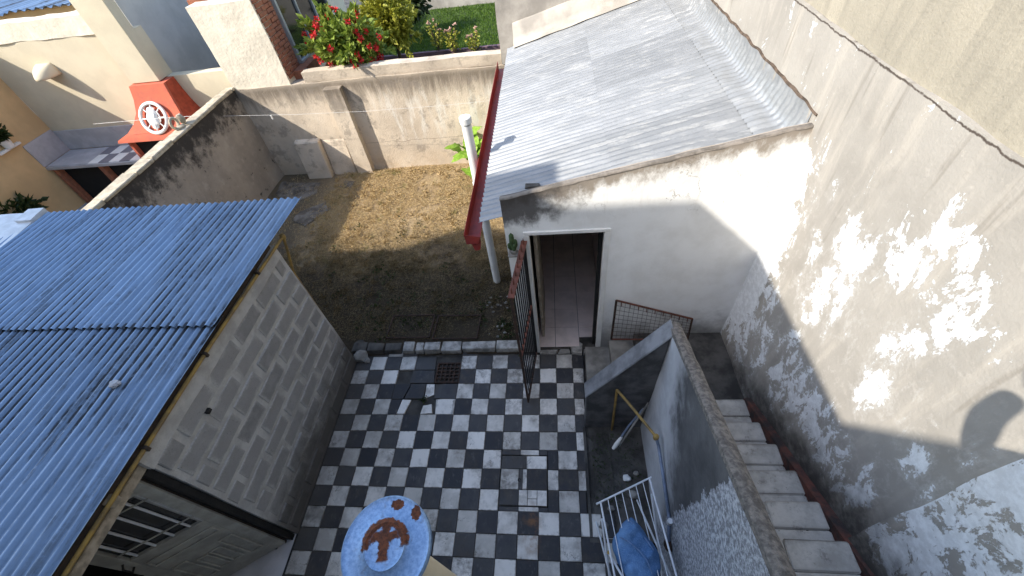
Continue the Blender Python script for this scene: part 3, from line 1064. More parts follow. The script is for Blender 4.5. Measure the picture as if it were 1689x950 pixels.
def dbox(name, u0, u1, z0, z1, t0, t1, mat, parent=None, bev=.003):
    bm = bmesh.new()
    bm_box(bm, u0, u1, t0, t1, z0, z1, bev)
    for v in bm.verts:
        v.co = d0 + du * v.co.x + dn * v.co.y + Vector((0, 0, v.co.z))
    return obj_bm(name, bm, mat, parent or door)


dbox('stile', .0, .085, .02, 1.9, -.02, .02, M_DOORG)
dbox('stile', .62, .72, .02, 1.9, -.02, .02, M_DOORG)
dbox('top_rail', .087, .618, 1.78, 1.9, -.019, .019, M_DOORG)
dbox('lower_panel', .087, .618, .02, 1.1, -.019, .019, M_DOORG)
dbox('window_pane', .087, .618, 1.1, 1.78, -.012, -.006, M_GLASS)
for u in (.19, .31, .44, .567):
    dbox('window_bar', u - .007, u + .007, 1.1, 1.78, -.002, .012, M_WIRE, bev=.002)
for z in (1.235, 1.69):
    dbox('window_bar', .087, .618, z - .006, z + .006, .013, .022, M_DOORG, bev=.002)
for (a, b_, z0, z1) in ((.105, .6, .86, .98), (.105, .22, .22, .72), (.25, .345, .27, .63), (.36, .455, .27, .62), (.48, .60, .24, .70)):
    for q in ((a, b_, z1 - .016, z1), (a, b_, z0, z0 + .016), (a, a + .016, z0 + .017, z1 - .017), (b_ - .016, b_, z0 + .017, z1 - .017)):
        dbox('panel_moulding', *q, .0195, .034, M_DOORG, bev=.005)
tube('door_pull', [tuple(d0 + du * .66 + dn * .02 + Vector((0, 0, 1.0))), tuple(d0 + du * .66 + dn * .06 + Vector((0, 0, 1.01))), tuple(d0 + du * .66 + dn * .06 + Vector((0, 0, 1.1))), tuple(d0 + du * .66 + dn * .02 + Vector((0, 0, 1.11)))], .008, M_DARKI, door, 8)

# mustard gas pipe under the eave and down the far corner
gp = thing('eave_gas_pipe', (-1.39, -.03, 1.1), 'thin mustard gas pipe running under the blue roof edge and down', 'pipe')
tube('pipe_run', [(-1.375, -4.2, 2.10), (-1.375, -1.2, 2.098), (-1.385, .06, 2.055)], .014, M_YEL, gp, 8)
tube('pipe_drop', [(-1.385, .075, 2.055), (-1.42, .06, 1.9), (-1.50, .03, 1.6), (-1.53, .02, .0)], .014, M_YEL, gp, 8)
lathe('elbow', [(0, -.026), (.024, -.022), (.026, 0), (.024, .022), (0, .026)], (-1.385, .068, 2.057), M_YEL, gp, 12)
for yy in (-.45, -1.3, -2.0):
    box('pipe_clip', -1.40, -1.355, yy - .012, yy + .012, 2.07, 2.118, M_WOODD, gp, .003)

st_ = rock('crumpled_scrap', (-1.825, -1.593, 2.19), (.036, .03, .022), M_LILAC, None, 3, 3)
props(st_, 'crumpled white scrap lying on the blue corrugated roof', 'scrap')

# rubble at the shed corner
for i, (x, y, r, mt, lab) in enumerate([(-1.37, .0, .10, M_CONC, 'large rough mortar lump at the foot of the block shed corner'), (-1.27, -.06, .045, M_CONC, 'small grey stone on the patio tiles at the shed corner'),
                                  (-1.43, .16, .09, M_CONCD, 'dark rubble stone behind the shed corner in the yard')]):
    o = rock('rubble_stone', (x, y, r * .25), (r, r * .9, r * .7), mt, None, i + 11)
    props(o, lab, 'stone', 'rubble at the shed corner')

# concrete slabs lying in the yard
M_SLAB = simple('earthy_slab', (.20, .175, .145), .95, 0, .55, 6, .8, col2=(.085, .07, .055))


def ragged_slab(poly, z, seed):
    pts = []
    n = len(poly)
    for i in range(n):
        a, b_ = Vector((*poly[i], 0)), Vector((*poly[(i + 1) % n], 0))
        for k in range(5):
            p = a.lerp(b_, k / 5)
            w = mnoise.noise_vector(p * 4 + Vector((seed, 0, 0))) * .06
            pts.append((p.x + w.x, p.y + w.y))
    bm = bmesh.new()
    c = Vector((sum(p[0] for p in pts) / len(pts), sum(p[1] for p in pts) / len(pts), z * .6))
    cv = bm.verts.new(c)
    rings = []
    for f, zz in ((.5, z * .6), (.93, z * .5), (1.0, -.03)):
        rings.append([bm.verts.new((c.x + (p[0] - c.x) * f, c.y + (p[1] - c.y) * f, zz + .012 * mnoise.noise(Vector((p[0] * 6, p[1] * 6, f))))) for p in pts])
    m_ = len(pts)
    for i in range(m_):
        bm.faces.new([cv, rings[0][i], rings[0][(i + 1) % m_]])
        for r0, r1 in zip(rings, rings[1:]):
            bm.faces.new([r0[i], r1[i], r1[(i + 1) % m_], r0[(i + 1) % m_]])
    return obj_bm('concrete_slab', bm, M_SLAB, None, True, 45)


for i, (poly, z, lab) in enumerate([([(-3.6, 3.25), (-3.15, 3.55), (-2.95, 3.3), (-3.3, 2.8), (-3.62, 2.95)], .05, 'flat broken concrete slab nearest the blue roof in the dirt yard'),
                             ([(-4.45, 4.35), (-3.5, 4.2), (-3.45, 3.85), (-3.8, 3.5), (-4.45, 3.9)], .04, 'large dark concrete slab in the corner by the left boundary wall'),
                             ([(-3.0, 4.25), (-2.75, 4.2), (-2.8, 3.95), (-3.05, 4.0)], .03, 'small concrete slab near the foot of the pilaster')]):
    o = ragged_slab(poly, z, i)
    props(o, lab, 'slab')

# ------------------------------------------------------------------ white outbuilding
ws = thing('white_outbuilding', (1.95, 2.3, 0), 'white painted outbuilding with silver corrugated lean-to roof and open doorway', 'outbuilding')
DXL, DXR, DZ = .985, 1.715, 1.955
top = lambda x: 2.195 + .21 * x
Yf, Yi = .04, .10


def wall_poly(name, poly, mat, y0=Yf, y1=Yi):
    return prism(name, poly, 'y', y0, y1, mat, ws)


def gable():
    """front wall with the door opening, its sloping top edge uneven"""
    bm = bmesh.new()
    xs = list(np.linspace(.79, DXL - .03, 3)) + list(np.linspace(DXL - .03, DXR + .03, 9))[1:] + list(np.linspace(DXR + .03, 3.1, 16))[1:]
    zs_low = [-.08, .5, 1.0, 1.5, DZ + .035]
    zrel = [0, .35, .7, 1.0]
    grid = {}
    for i, x in enumerate(xs):
        for k, z in enumerate(zs_low):
            grid[i, k] = (x, z)
        t = top(x) + .010 * mnoise.noise(Vector((x * 5, 0, 0))) + .006 * mnoise.noise(Vector((x * 19, 2, 0)))
        for k, f in enumerate(zrel[1:]):
            grid[i, len(zs_low) + k] = (x, DZ + .035 + (t - DZ - .035) * f)
    nk = len(zs_low) + len(zrel) - 1
    vf, vb = {}, {}
    for key, (x, z) in grid.items():
        wv = .006 * mnoise.noise(Vector((x * 2, z * 2, 4)))
        vf[key] = bm.verts.new((x, Yf + wv, z)); vb[key] = bm.verts.new((x, Yi, z))
    i0, i1 = 2, 10
    def solid(i, k):
        return 0 <= i < len(xs) - 1 and 0 <= k < nk - 1 and not (i0 <= i < i1 and k < len(zs_low) - 1)
    for i in range(len(xs) - 1):
        for k in range(nk - 1):
            if not solid(i, k): continue
            bm.faces.new([vf[i, k], vf[i + 1, k], vf[i + 1, k + 1], vf[i, k + 1]])
            bm.faces.new([vb[i, k], vb[i, k + 1], vb[i + 1, k + 1], vb[i + 1, k]])
            for (di, dk, p, q) in ((-1, 0, (i, k), (i, k + 1)), (1, 0, (i + 1, k), (i + 1, k + 1)), (0, -1, (i, k), (i + 1, k)), (0, 1, (i, k + 1), (i + 1, k + 1))):
                if not solid(i + di, k + dk):
                    bm.faces.new([vf[p], vf[q], vb[q], vb[p]])
    return obj_bm('front_wall', bm, M_WHITE, ws, True, 40)


gable()
# cement bead along the top of the front wall
vs, fs = [], []
N = 90
for i in range(N + 1):
    x = .785 + 2.31 * i / N
    t = top(x) + .010 * mnoise.noise(Vector((x * 5, 0, 0)))
    j = .010 * mnoise.noise(Vector((x * 11, 7, 0)))
    for (yy, zz) in ((Yf - .004 + j * .3, t - .006 + j * .6), (Yf + .002 + j * .3, t + .006), (Yi - .02, t + .006 + j * .4), (Yi + .006 + j * .3, t - .02), (Yi + .012, t - .26)):
        vs.append((x, yy, zz))
for i in range(N):
    for k in range(4):
        a = i * 5 + k
        fs.append((a, a + 5, a + 6, a + 1))
mesh('cement_capping', vs, fs, M_COPE, ws, True)
prism('left_wall', [(.78, -.1), (.90, -.1), (.90, 2.08), (.78, 2.04)], 'y', Yi + .002, 4.55, M_CONC, ws)
prism('rear_wall', [(.905, -.1), (3.09, -.1), (3.09, 2.62), (.905, 2.09)], 'y', 4.4, 4.55, M_CONC, ws)
# door frame
box('door_frame', DXL - .03, DXL + .022, Yf - .012, Yf + .07, .0, DZ, M_WHITEP, ws, .004)
box('door_frame', DXR - .022, DXR + .03, Yf - .012, Yf + .07, .0, DZ, M_WHITEP, ws, .004)
box('door_frame', DXL - .03, DXR + .03, Yf - .014, Yf + .07, DZ + .002, DZ + .04, M_WHITEP, ws, .004)
box('inner_frame', DXR - .06, DXR - .024, Yf + .072, Yf + .14, .05, DZ, M_DARKI, ws, .004)
# inside
box('inner_partition', .96, .985, Yi + .01, 4.4, .0, 2.05, M_PINKT, ws, .003)
box('inner_partition', 1.80, 1.83, Yi + .01, 4.4, .0, 2.05, M_PINKT, ws, .003)
box('inner_ceiling', .96, 1.83, Yi + .01, 4.4, 2.03, 2.05, M_WOOD, ws, .003)
box('inner_leaf', 1.03, 1.065, .22, .92, .07, 1.93, M_WOOD, ws, .004)
box('inner_end_wall', .985, 1.80, 2.6, 2.64, .0, 2.03, M_PINKT, ws, .003)
fl = box('inner_floor', .986, 1.798, .05, 2.6, -.05, .045, M_GROUT, ws, .002)
ft = random.Random(3)
for i in range(3):
    for j in range(8):
        x0 = .90 + i * .30; y0 = .08 + j * .30
        xa, xb = max(x0, .99), min(x0 + .295, 1.795)
        if xb - xa < .04: continue
        if j == 0 and i == 2: y0 += .14; yb = .08 + .295
        else: yb = y0 + .295
        box('floor_tile', xa, xb, y0, yb, .046, .056 + ft.uniform(-.001, .001), M_PINKT, ws, .002)
# broken threshold
for i, (poly, z) in enumerate([([(1.0, -.0), (1.2, -.01), (1.24, .07), (1.0, .075)], .03), ([(1.22, -.015), (1.38, .0), (1.36, .09), (1.27, .08)], .04),
                        ([(1.40, .0), (1.52, -.02), (1.54, .12), (1.44, .2), (1.38, .1)], .05), ([(1.54, -.01), (1.7, .0), (1.7, .2), (1.56, .18)], .035)]):
    prism('threshold_piece', poly, 'z', -.03, z, M_CONC if i % 2 else M_STONE, ws, .006)
# roof
RE, RM, RX0 = 2.05, .25, .55
rz = lambda x: RE + RM * (x - RX0)
rp = .076
y_ = .115
for k in range(5):
    W_ = 12 * rp if k < 4 else 4.53 - y_
    for (xa, xb, li) in ((RX0, 1.80, 0.), (1.765, 3.02, .005)):
        corrugated('roof_sheet', (xa, y_, rz(xa)), (1, 0, RM), (0, 1, 0), (xb - xa) * math.sqrt(1 + RM * RM), W_ + rp * .5 * (k < 4), rp, .012, M_ROOFR, ws, sag=.012, seed=k + (10 if li else 20), ln=14, lift=li + .001 * (4 - k))
    y_ += W_
# flashing climbing the party wall, its corrugation fading out
vs, fs = [], []
NY, NX = 57 * 6, 10
for j in range(NY + 1):
    y = .115 + 4.41 * j / NY
    for i in range(NX + 1):
        f = i / NX
        if f < .45:
            g = f / .45
            x = 2.84 + .20 * g; z = rz(x) + .014
        else:
            g = (f - .45) / .55
            x = 3.04 + .052 * min(1, g * 1.6); z = rz(3.04) + .014 + (2.915 - rz(3.04) - .014) * g
        a = .011 * (1 - .75 * f) * math.cos(2 * math.pi * (y - .115) / rp)
        wob = .012 * mnoise.noise(Vector((y * 2.5, f * 3, 2))) + .006 * mnoise.noise(Vector((y * 9, f * 5, 4)))
        n_ = Vector((-RM, 0, 1)).normalized() if f < .45 else Vector((-.96, 0, .28))
        p = Vector((x, y, z)) + n_ * (a + wob + .004)
        if i == NX: p.z += .015 * mnoise.noise(Vector((y * 6, 3, 3)))
        vs.append(tuple(p))
for j in range(NY):
    for i in range(NX):
        a = j * (NX + 1) + i
        fs.append((a, a + 1, a + NX + 2, a + NX + 1))
mesh('side_flashing', vs, fs, M_ROOFR, ws, True)
vs, fs = [], []
N = 260
for i in range(N + 1):
    y = .05 + 4.5 * i / N
    t = 2.918 + .014 * mnoise.noise(Vector((y * 6, 3, 3)))
    w = .016 + .03 * max(0, mnoise.noise(Vector((y * 4, 1, 1)))) + .01 * abs(mnoise.noise(Vector((y * 17, 6, 1))))
    for (x, z) in ((3.10, t - .008), (3.082 - w * .12, t - .006), (3.084 - w * .12, t + w * .25), (3.10, t + w * .45)):
        vs.append((x, y, z))
for i in range(N):
    for k in range(3):
        a = i * 4 + k
        fs.append((a, a + 4, a + 5, a + 1))
mesh('tar_seam', vs, fs, M_TAR, ws)
# rear flashing of cement
vs, fs = [], []
N = 70
for i in range(N + 1):
    x = .66 + 2.44 * i / N
    for (yy, h) in ((4.42, .018), (4.50, .04), (4.56, .13), (4.575, .30), (4.61, .315)):
        vs.append((x, yy + .01 * mnoise.noise(Vector((x * 4, h * 9, 0))), rz(x) + h + .012 * mnoise.noise(Vector((x * 3, h * 5, 3)))))
for i in range(N):
    for k in range(4):
        a = i * 5 + k
        fs.append((a, a + 5, a + 6, a + 1))
mesh('rear_flashing', vs, fs, M_GREYF, ws, True)
# front flashing strip on the roof beside the front wall
vs, fs = [], []
for i in range(61):
    x = 1.55 + 1.5 * i / 60
    for (yy, h) in ((.112, .12), (.13, .05), (.20, .028), (.27, .02), (.29, .004)):
        vs.append((x, yy + .008 * mnoise.noise(Vector((x * 5, h * 9, 0))), rz(x) + h + .006 * mnoise.noise(Vector((x * 7, h * 5, 3)))))
for i in range(60):
    for k in range(4):
        a = i * 5 + k
        fs.append((a, a + 5, a + 6, a + 1))
mesh('front_flashing', vs, fs, M_ROOFR, ws, True)
# red gutter
gy0, gy1, gx0, gx1, gz = -.03, 4.05, .425, .575, 2.035
prof = [(gx0, gz + .015), (gx0 + .004, gz - .10), (gx1 - .03, gz - .10), (gx1 - .004, gz - .02)]
vs, fs = [], []
nseg = 24
for j in range(nseg + 1):
    y = gy0 + (gy1 - gy0) * j / nseg
    for (x, z) in prof:
        vs.append((x + .004 * mnoise.noise(Vector((y * 2, z, 0))), y, z + .006 * mnoise.noise(Vector((y * 1.5, x, 3)))))
for j in range(nseg):
    for k in range(3):
        a = j * 4 + k
        fs.append((a, a + 1, a + 5, a + 4))
fs.append((0, 1, 2, 3))
gut = mesh('gutter', vs, fs, M_RED, ws)
md = gut.modifiers.new('thickness', 'SOLIDIFY'); md.thickness = .004; md.offset = 0
lathe('gutter_outlet', [(.032, 0), (.05, .09), (.047, .09), (.03, 0)], (gx0 + .085, gy0 + .05, gz - .20), M_RED, gut, 16)

# brick lying on the roof
o = box('roof_brick', .98, 1.12, .42, .48, rz(1.05) + .012, rz(1.05) + .04, M_CONCD, None, .005, .004)
props(o, 'small dark brick lying on the silver corrugated roof', 'brick')
# white vent pipe
vp = thing('vent_pipe', (.355, 1.285, 0), 'tall white plastic vent pipe standing in the yard beside the red gutter', 'pipe')
tube('pipe_body', [(.355, 1.285, -.05), (.355, 1.285, 2.44)], .053, M_PVC, vp, 20)
lathe('pipe_cap', [(.0, .005), (.058, .003), (.064, -.005), (.064, -.065), (.054, -.07)], (.355, 1.285, 2.52), M_PVC, vp, 20)
lathe('pipe_collar', [(.054, -.03), (.061, -.025), (.061, .03), (.054, .035)], (.355, 1.285, 1.7), M_PVC, vp, 20)

# iron gate swung open toward the patio
ga = thing('iron_gate', (.96, .02, 0), 'rusty iron bar gate swung open at the white outbuilding doorway', 'gate')
g0 = Vector((.962, .012, 0)); gd = Vector((-.088, -.69, 0)); gL = gd.length; gd.normalize(); gn = Vector((-gd.y, gd.x, 0))


def gbox(name, s0, s1, z0, z1, t0, t1, mat, bev=.002):
    bm = bmesh.new()
    bm_box(bm, s0, s1, t0, t1, z0, z1, bev)
    for v in bm.verts:
        v.co = g0 + gd * v.co.x + gn * v.co.y + Vector((0, 0, v.co.z))
    return obj_bm(name, bm, mat, ga)


gbox('hinge_stile', .0, .022, .06, 1.90, -.011, .011, M_DARKI)
gbox('end_stile', gL - .022, gL, .05, 1.90, -.011, .011, M_RUST)
gbox('top_rail', .0, gL, 1.90, 1.915, -.028, .028, M_RUSTR)
gbox('bottom_rail', .023, gL - .023, .06, .08, -.012, .012, M_RUST)
gbox('middle_rail', .023, gL - .023, .98, 1.0, -.012, .012, M_RUSTR)
for k in range(8):
    s = .022 + (gL - .044) * (k + 1) / 9
    a = g0 + gd * s
    tube('bar', [tuple(a + Vector((0, 0, .081))), tuple(a + Vector((0, 0, .979)))], .008, M_DARKI, ga, 6)
    tube('bar', [tuple(a + Vector((0, 0, 1.001))), tuple(a + Vector((0, 0, 1.899)))], .008, M_DARKI, ga, 6)
for k in range(7):
    a = g0 + gd * (gL * (k + .5) / 7)
    bm = bmesh.new()
    bm_tube(bm, [tuple(a + Vector((0, 0, 1.916))), tuple(a + Vector((0, 0, 1.95))), tuple(a + gn * .004 + Vector((0, 0, 1.99)))], [.009, .008, .001], 6)
    obj_bm('spike', bm, M_RUSTR, ga)

# cactus in a pot by the door
ca = thing('cactus', (.845, -.035, 1.78), 'small green cactus fixed on the white wall beside the doorway', 'cactus')
box('ledge', .80, .90, -.05, .035, 1.76, 1.785, M_CONC, ca, .006, .003)
lathe('pot', [(0, 0), (.028, 0), (.036, .045), (.03, .045), (0, .04)], (.85, -.01, 1.786), M_STONE, ca, 14)
for (dx, dy, h, r) in ((0, 0, .20, .026), (.03, .005, .12, .02), (-.03, 0, .08, .018), (.02, -.025, .09, .018)):
    bm = bmesh.new()
    bm_tube(bm, [(.85 + dx * .3, -.01 + dy * .3, 1.81), (.85 + dx, -.01 + dy, 1.83 + h * .4), (.85 + dx, -.01 + dy, 1.83 + h * .85), (.85 + dx, -.01 + dy, 1.83 + h)], [r * .6, r, r * .9, .004], 9)
    obj_bm('cactus_stem', bm, M_CACT, ca, True, 50)

# ------------------------------------------------------------------ staircase
sr = thing('staircase', (2.6, -2.5, 0), 'worn concrete staircase climbing between blackened parapet and peeling wall', 'stairs')
XS0, XS1 = 2.18, 3.035
ragged('landing', 2.12, 3.10, -.87, .045, -.1, .352, M_CONCD, sr, .06, .012, 41)
ragged('entry_step', 1.84, 2.125, -.80, .035, -.1, .235, M_CONC, sr, .06, .010, 42)
ragged('entry_step', 1.56, 1.845, -.80, .035, -.1, .115, M_CONC, sr, .06, .010, 43)
def mat_tread():
    b = B('worn_stair_tile')
    n = b.noise(7, 6, .65)
    c = b.mix(b.mr(n, .35, .68), (.54, .505, .455), (.36, .335, .30))
    c = b.mix(b.mul(b.mr(b.noise(12, 7, .75), .54, .66), .6), c, (.17, .15, .13))
    chip = b.mr(b.noise(16, 4, .6, st=(1, 1.6, 1)), .69, .71)
    c = b.mix(chip, c, (.03, .027, .025))
    ly = b.sep(b.local())[1]
    c = b.mix(b.mul(b.mr(b.m('ABSOLUTE', b.add(ly, b.mul(b.m('SUBTRACT', n, .5), .05))), .06, .09), .35), c, (.14, .12, .1))
    return b.out(c, .75, 0, b.bump(b.add(b.noise(40, 4, .6), n, b.mul(chip, -1.5)), .4, .01), .3)


M_TREAD = mat_tread()
ys_ = [-.865, -1.165, -1.42, -1.685, -1.945, -2.21] + [-2.21 - .262 * k for k in range(1, 11)]
tq_ = random.Random(8)
for i, ya in enumerate(ys_):
    z = .50 + .15 * i
    yb = ys_[i + 1] if i + 1 < len(ys_) else ya - .262
    bm = bmesh.new()
    bm_box(bm, XS0, XS1 - .015, yb - .1, ya - .018, z - .22, z - .018, .01, .003, 1)
    obj_bm('riser', bm, M_CONC, sr)
    xm = 2.62 + tq_.uniform(-.05, .05)
    ym = ya - .175
    bev = .011
    for (xa, xb, y0, y1) in ((XS0, xm, ym, ya), (xm + .004, XS1, ym, ya), (XS0, XS1, yb + .0, ym - .004)):
        bm = bmesh.new()
        bm_box(bm, xa, xb, y0, y1, z - .0165, z + tq_.uniform(-.003, .003), bev, .004, 1, tq_)
        obj_bm('tread_tile', bm, M_TREAD, sr)
prism('skirting', [(-.80, .33), (-.86, .52), (-2.21, 1.215), (-4.9, 2.74), (-4.9, 2.3), (-2.3, .9), (-.9, .2)], 'x', 3.037, 3.10, M_SKIRT, sr, .008)
# parapet
zl = lambda y: 1.75 - .385 * (y + .94)
xl = lambda y: 2.14 + .0245 * (y + .94)
vs, fs = [], []
NYp, NZp = 60, 18
ypos = [-.80 - 4.4 * (j / NYp) ** 1.25 for j in range(NYp + 1)]
cols_ = []
for y in ypos:
    t = zl(y) - .03
    col_ = []
    for k in range(NZp + 1):
        z = -.1 + (t + .1) * k / NZp
        x = 2.095 + (xl(y) - 2.095) * (k / NZp)
        n_ = mnoise.noise(Vector((0, y * 2, z * 2))) * .010 + mnoise.noise(Vector((3, y * 8, z * 8))) * .004
        col_.append((x + n_, y, z))
    for k in range(NZp, -1, -1):
        z = -.1 + (t + .1) * k / NZp
        col_.append((xl(y) + .078, y, z))
    cols_.append(col_)
nc = len(cols_[0])
for c_ in cols_: vs += c_
for j in range(NYp):
    for k in range(nc - 1):
        a = j * nc + k
        fs.append((a, a + 1, a + nc + 1, a + nc))
fs.append(tuple(range(nc)))
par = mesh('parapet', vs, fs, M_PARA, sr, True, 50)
# coping of the parapet
vs, fs = [], []
for y in ypos:
    j_ = .006 * mnoise.noise(Vector((y * 6, 2, 0)))
    k_ = .006 * mnoise.noise(Vector((y * 7, 5, 0)))
    t = zl(y)
    for (x, z) in ((xl(y) - .008 + j_, t - .045), (xl(y) - .006 + j_, t - .006 + k_), (xl(y) + .02, t + .006), (xl(y) + .065, t - .010 + k_), (xl(y) + .088 + k_, t - .03), (xl(y) + .086 + k_, t - .07)):
        vs.append((x, y + (.006 if y == ypos[0] else 0), z))
for j in range(NYp):
    for k in range(5):
        a = j * 6 + k
        fs.append((a, a + 1, a + 7, a + 6))
fs.append((0, 1, 2, 3, 4, 5))
M_COPE2 = simple('worn_stair_coping', (.17, .152, .135), .92, 0, .45, 34, 1.0, col2=(.075, .068, .062))
mesh('parapet_coping', vs, fs, M_COPE2, sr, True, 50)
# diagonal wing wall beside the entry steps
M_WING = simple('sooty_wing_plaster', (.115, .112, .112), .9, 0, .6, 5, .6, col2=(.05, .049, .05))
M_WINGC = simple('grey_wing_coping', (.20, .205, .215), .85, 0, .45, 6, .5)
prism('wing_wall', [(1.50, -.1), (2.13, -.1), (2.13, 1.655), (1.50, .665)], 'y', -.93, -.80, M_WING, sr, .006)
prism('wing_coping', [(1.485, .667), (2.148, 1.70), (2.148, 1.735), (1.485, .705)], 'y', -.945, -.785, M_WINGC, sr, .008)

# ------------------------------------------------------------------ things in the sunken bed by the stairs
fg = thing('standing_gas_pipe', (1.79, -.97, 0), 'mustard gas pipe rising from the bed and bending to a blue pipe by the parapet', 'pipe')
tube('pipe_riser', [(1.79, -.955, -.03), (1.775, -.957, .87)], .013, M_YEL, fg, 8)
tube('pipe_arm', [(1.775, -.957, .875), (1.9, -1.15, .872), (2.045, -1.385, .868)], .013, M_YEL, fg, 8)
lathe('pipe_elbow', [(0, -.03), (.022, -.026), (.026, 0), (.022, .026), (0, .03)], (2.052, -1.40, .866), M_YEL, fg, 10)
tube('blue_pipe', [(2.055, -1.41, .855), (2.075, -1.45, .80), (2.082, -1.7, .73), (2.085, -1.98, .66), (2.085, -2.1, .5)], .014, M_BLUEP, fg, 8)
lathe('pipe_union', [(0, -.03), (.022, -.03), (.022, .03), (0, .03)], (2.085, -2.0, .66), M_WIRE, fg, 10)
tp = rock('tap', (2.08, -2.13, .48), (.035, .05, .03), M_RUST, None, 6)
props(tp, 'corroded brown tap at the lower end of the blue pipe', 'tap')

mp = thing('mop', (1.80, -1.16, .05), 'mop with white and blue head leaning in the dark bed corner', 'mop')
tube('handle', [(1.84, -1.16, .04), (2.09, -.965, .62)], .010, M_CONC, mp, 8)
tube('brush_stick', [(1.79, -1.17, .05), (1.93, -1.05, .30), (2.06, -.965, .50)], .011, M_BLUEP, mp, 8)
bm = bmesh.new()
bm_tube(bm, [(1.775, -1.185, .03), (1.80, -1.165, .07), (1.83, -1.14, .12), (1.86, -1.115, .17)], [.016, .022, .02, .012], 8)
obj_bm('mop_head', bm, M_WHITEP, mp, True)
for i, (x, y, r) in enumerate([(1.88, -1.47, .042), (1.98, -1.42, .03), (1.7, -1.75, .035), (1.62, -1.9, .05), (1.93, -1.62, .05)]):
    o = rock('loose_stone', (x, y, .0), (r, r * .8, r * .6), M_WHITEP if i == 0 else M_CONC, None, i + 31)
    props(o, ['pale white stone lying in the middle of the dark bed', 'small grey stone in the bed against the stair parapet', 'grey stone in the bed between patio edge and clothes airer', 'larger grey stone at the near corner of the dark bed', 'grey stone in the bed near the parapet foot below the blue pipe'][i], 'stone', 'loose stones in the bed')
# edging of the bed
ragged('bed_edging', 1.478, 1.505, -2.0, -.94, -.1, .004, M_CONCD, patio, .05, .006, 51)
ragged('bed_edging', 1.478, 1.9, -2.04, -2.005, -.1, .005, M_CONCD, patio, .05, .006, 52)

# drying rack
dk = thing('drying_rack', (1.78, -2.3, 0), 'white folding wire clothes airer standing over the bed beside the patio', 'clothes airer')
RA, RB = Vector((1.545, -1.905, .80)), Vector((1.955, -1.715, .80))
RD = Vector((.115, -1.02, .05))
tube('end_bar', [tuple(RA - (RB - RA).normalized() * .04), tuple(RB + (RB - RA).normalized() * .02)], .0075, M_WIRE, dk, 8)
tube('end_bar', [tuple(RA + RD), tuple(RB + RD)], .0075, M_WIRE, dk, 8)
for k in range(8):
    p = RA.lerp(RB, k / 7)
    q = p + RD
    r_ = .0075 if k in (0, 7) else .0035
    md_ = p.lerp(q, .5) + Vector((0, 0, -.006))
    tube('rail' if k in (0, 7) else 'rod', [tuple(p), tuple(md_), tuple(q)], r_, M_WIRE, dk, 6)
for (a, b_) in ((RA, RA + RD), (RB, RB + RD)):
    lo = Vector((b_.x, b_.y + .1, -.02)); lo2 = Vector((a.x, a.y + .05, -.02))
    tube('leg', [tuple(a + Vector((0, -.12, -.01))), tuple(lo)], .0085, M_WIRE, dk, 8)
    tube('leg', [tuple(b_ + Vector((0, .1, -.01))), tuple(lo2)], .0085, M_WIRE, dk, 8)
tube('wing_arm', [(1.58, -2.26, .79), (1.665, -2.41, .80), (1.75, -2.62, .82)], .0085, M_WIRE, dk, 8)
lathe('wing_tip', [(0, -.014), (.012, -.012), (.013, .012), (0, .016)], (1.575, -2.25, .79), M_YEL, dk, 8)

# jeans hanging over the rods
Hx = lambda u, v: (920 + u / 3.8, 700 + v / 3.8)
out = [(1.735, -2.015), (1.775, -2.005), (1.82, -2.06), (1.865, -2.14), (1.92, -2.22), (1.935, -2.30), (1.925, -2.37), (1.88, -2.47), (1.80, -2.50), (1.72, -2.46),
       (1.67, -2.36), (1.625, -2.27), (1.61, -2.19), (1.625, -2.14), (1.665, -2.11), (1.69, -2.06)]
cx, cy = 1.77, -2.24
vs, fs = [], []
NR, NS = 22, 96
oa = [(math.atan2(y - cy, x - cx), math.hypot(x - cx, y - cy)) for x, y in out]
oa.sort()
def rad(a):
    for (a0, r0), (a1, r1) in zip(oa, oa[1:] + [(oa[0][0] + 2 * math.pi, oa[0][1])]):
        if a0 <= a <= a1 or a0 <= a + 2 * math.pi <= a1:
            aa = a if a0 <= a <= a1 else a + 2 * math.pi
            t = (aa - a0) / (a1 - a0)
            return r0 + (r1 - r0) * t
    return oa[0][1]
vs.append((cx, cy, .865))
for i in range(1, NR + 1):
    f = i / NR
    for k in range(NS):
        a = -math.pi + 2 * math.pi * k / NS
        r_ = rad(a) * f
        x, y = cx + r_ * math.cos(a), cy + r_ * math.sin(a)
        # fold ridges run along the garment
        s = (x - cx) * .75 + (y - cy) * .66; t = (x - cx) * -.66 + (y - cy) * .75
        z = .858 + .018 * math.sin(s * 24 + 3 * mnoise.noise(Vector((x * 6, y * 6, 0)))) * (0.4 + f) + .010 * mnoise.noise(Vector((x * 14, y * 14, 3)))
        z += .010 * mnoise.noise(Vector((s * 9, t * 26, 7))) + .006 * math.sin(t * 60 + 5 * mnoise.noise(Vector((x * 9, y * 9, 7)))) * f
        z -= .10 * max(0, f - .62) ** 1.4 * (1.8 if x < cx else 1.0) * 2.2
        z += .05 * math.exp(-((x - 1.75) ** 2 + (y + 2.10) ** 2) / .006)
        vs.append((x, y, z))
for k in range(NS):
    fs.append((0, 1 + k, 1 + (k + 1) % NS))
for i in range(NR - 1):
    for k in range(NS):
        a = 1 + i * NS + k; b_ = 1 + i * NS + (k + 1) % NS
        fs.append((a, a + NS, b_ + NS, b_))
jt = thing('jeans', (cx, cy, .8), 'crumpled blue denim jeans draped over the white clothes airer', 'jeans')
je = mesh('denim_cloth', vs, fs, M_DENIM, jt, True)
md = je.modifiers.new('thickness', 'SOLIDIFY'); md.thickness = .012; md.offset = -1
def jz(x, y):
    s = (x - cx) * .75 + (y - cy) * .66
    return .872 + .014 * math.sin(s * 34 + 3 * mnoise.noise(Vector((x * 6, y * 6, 0))))
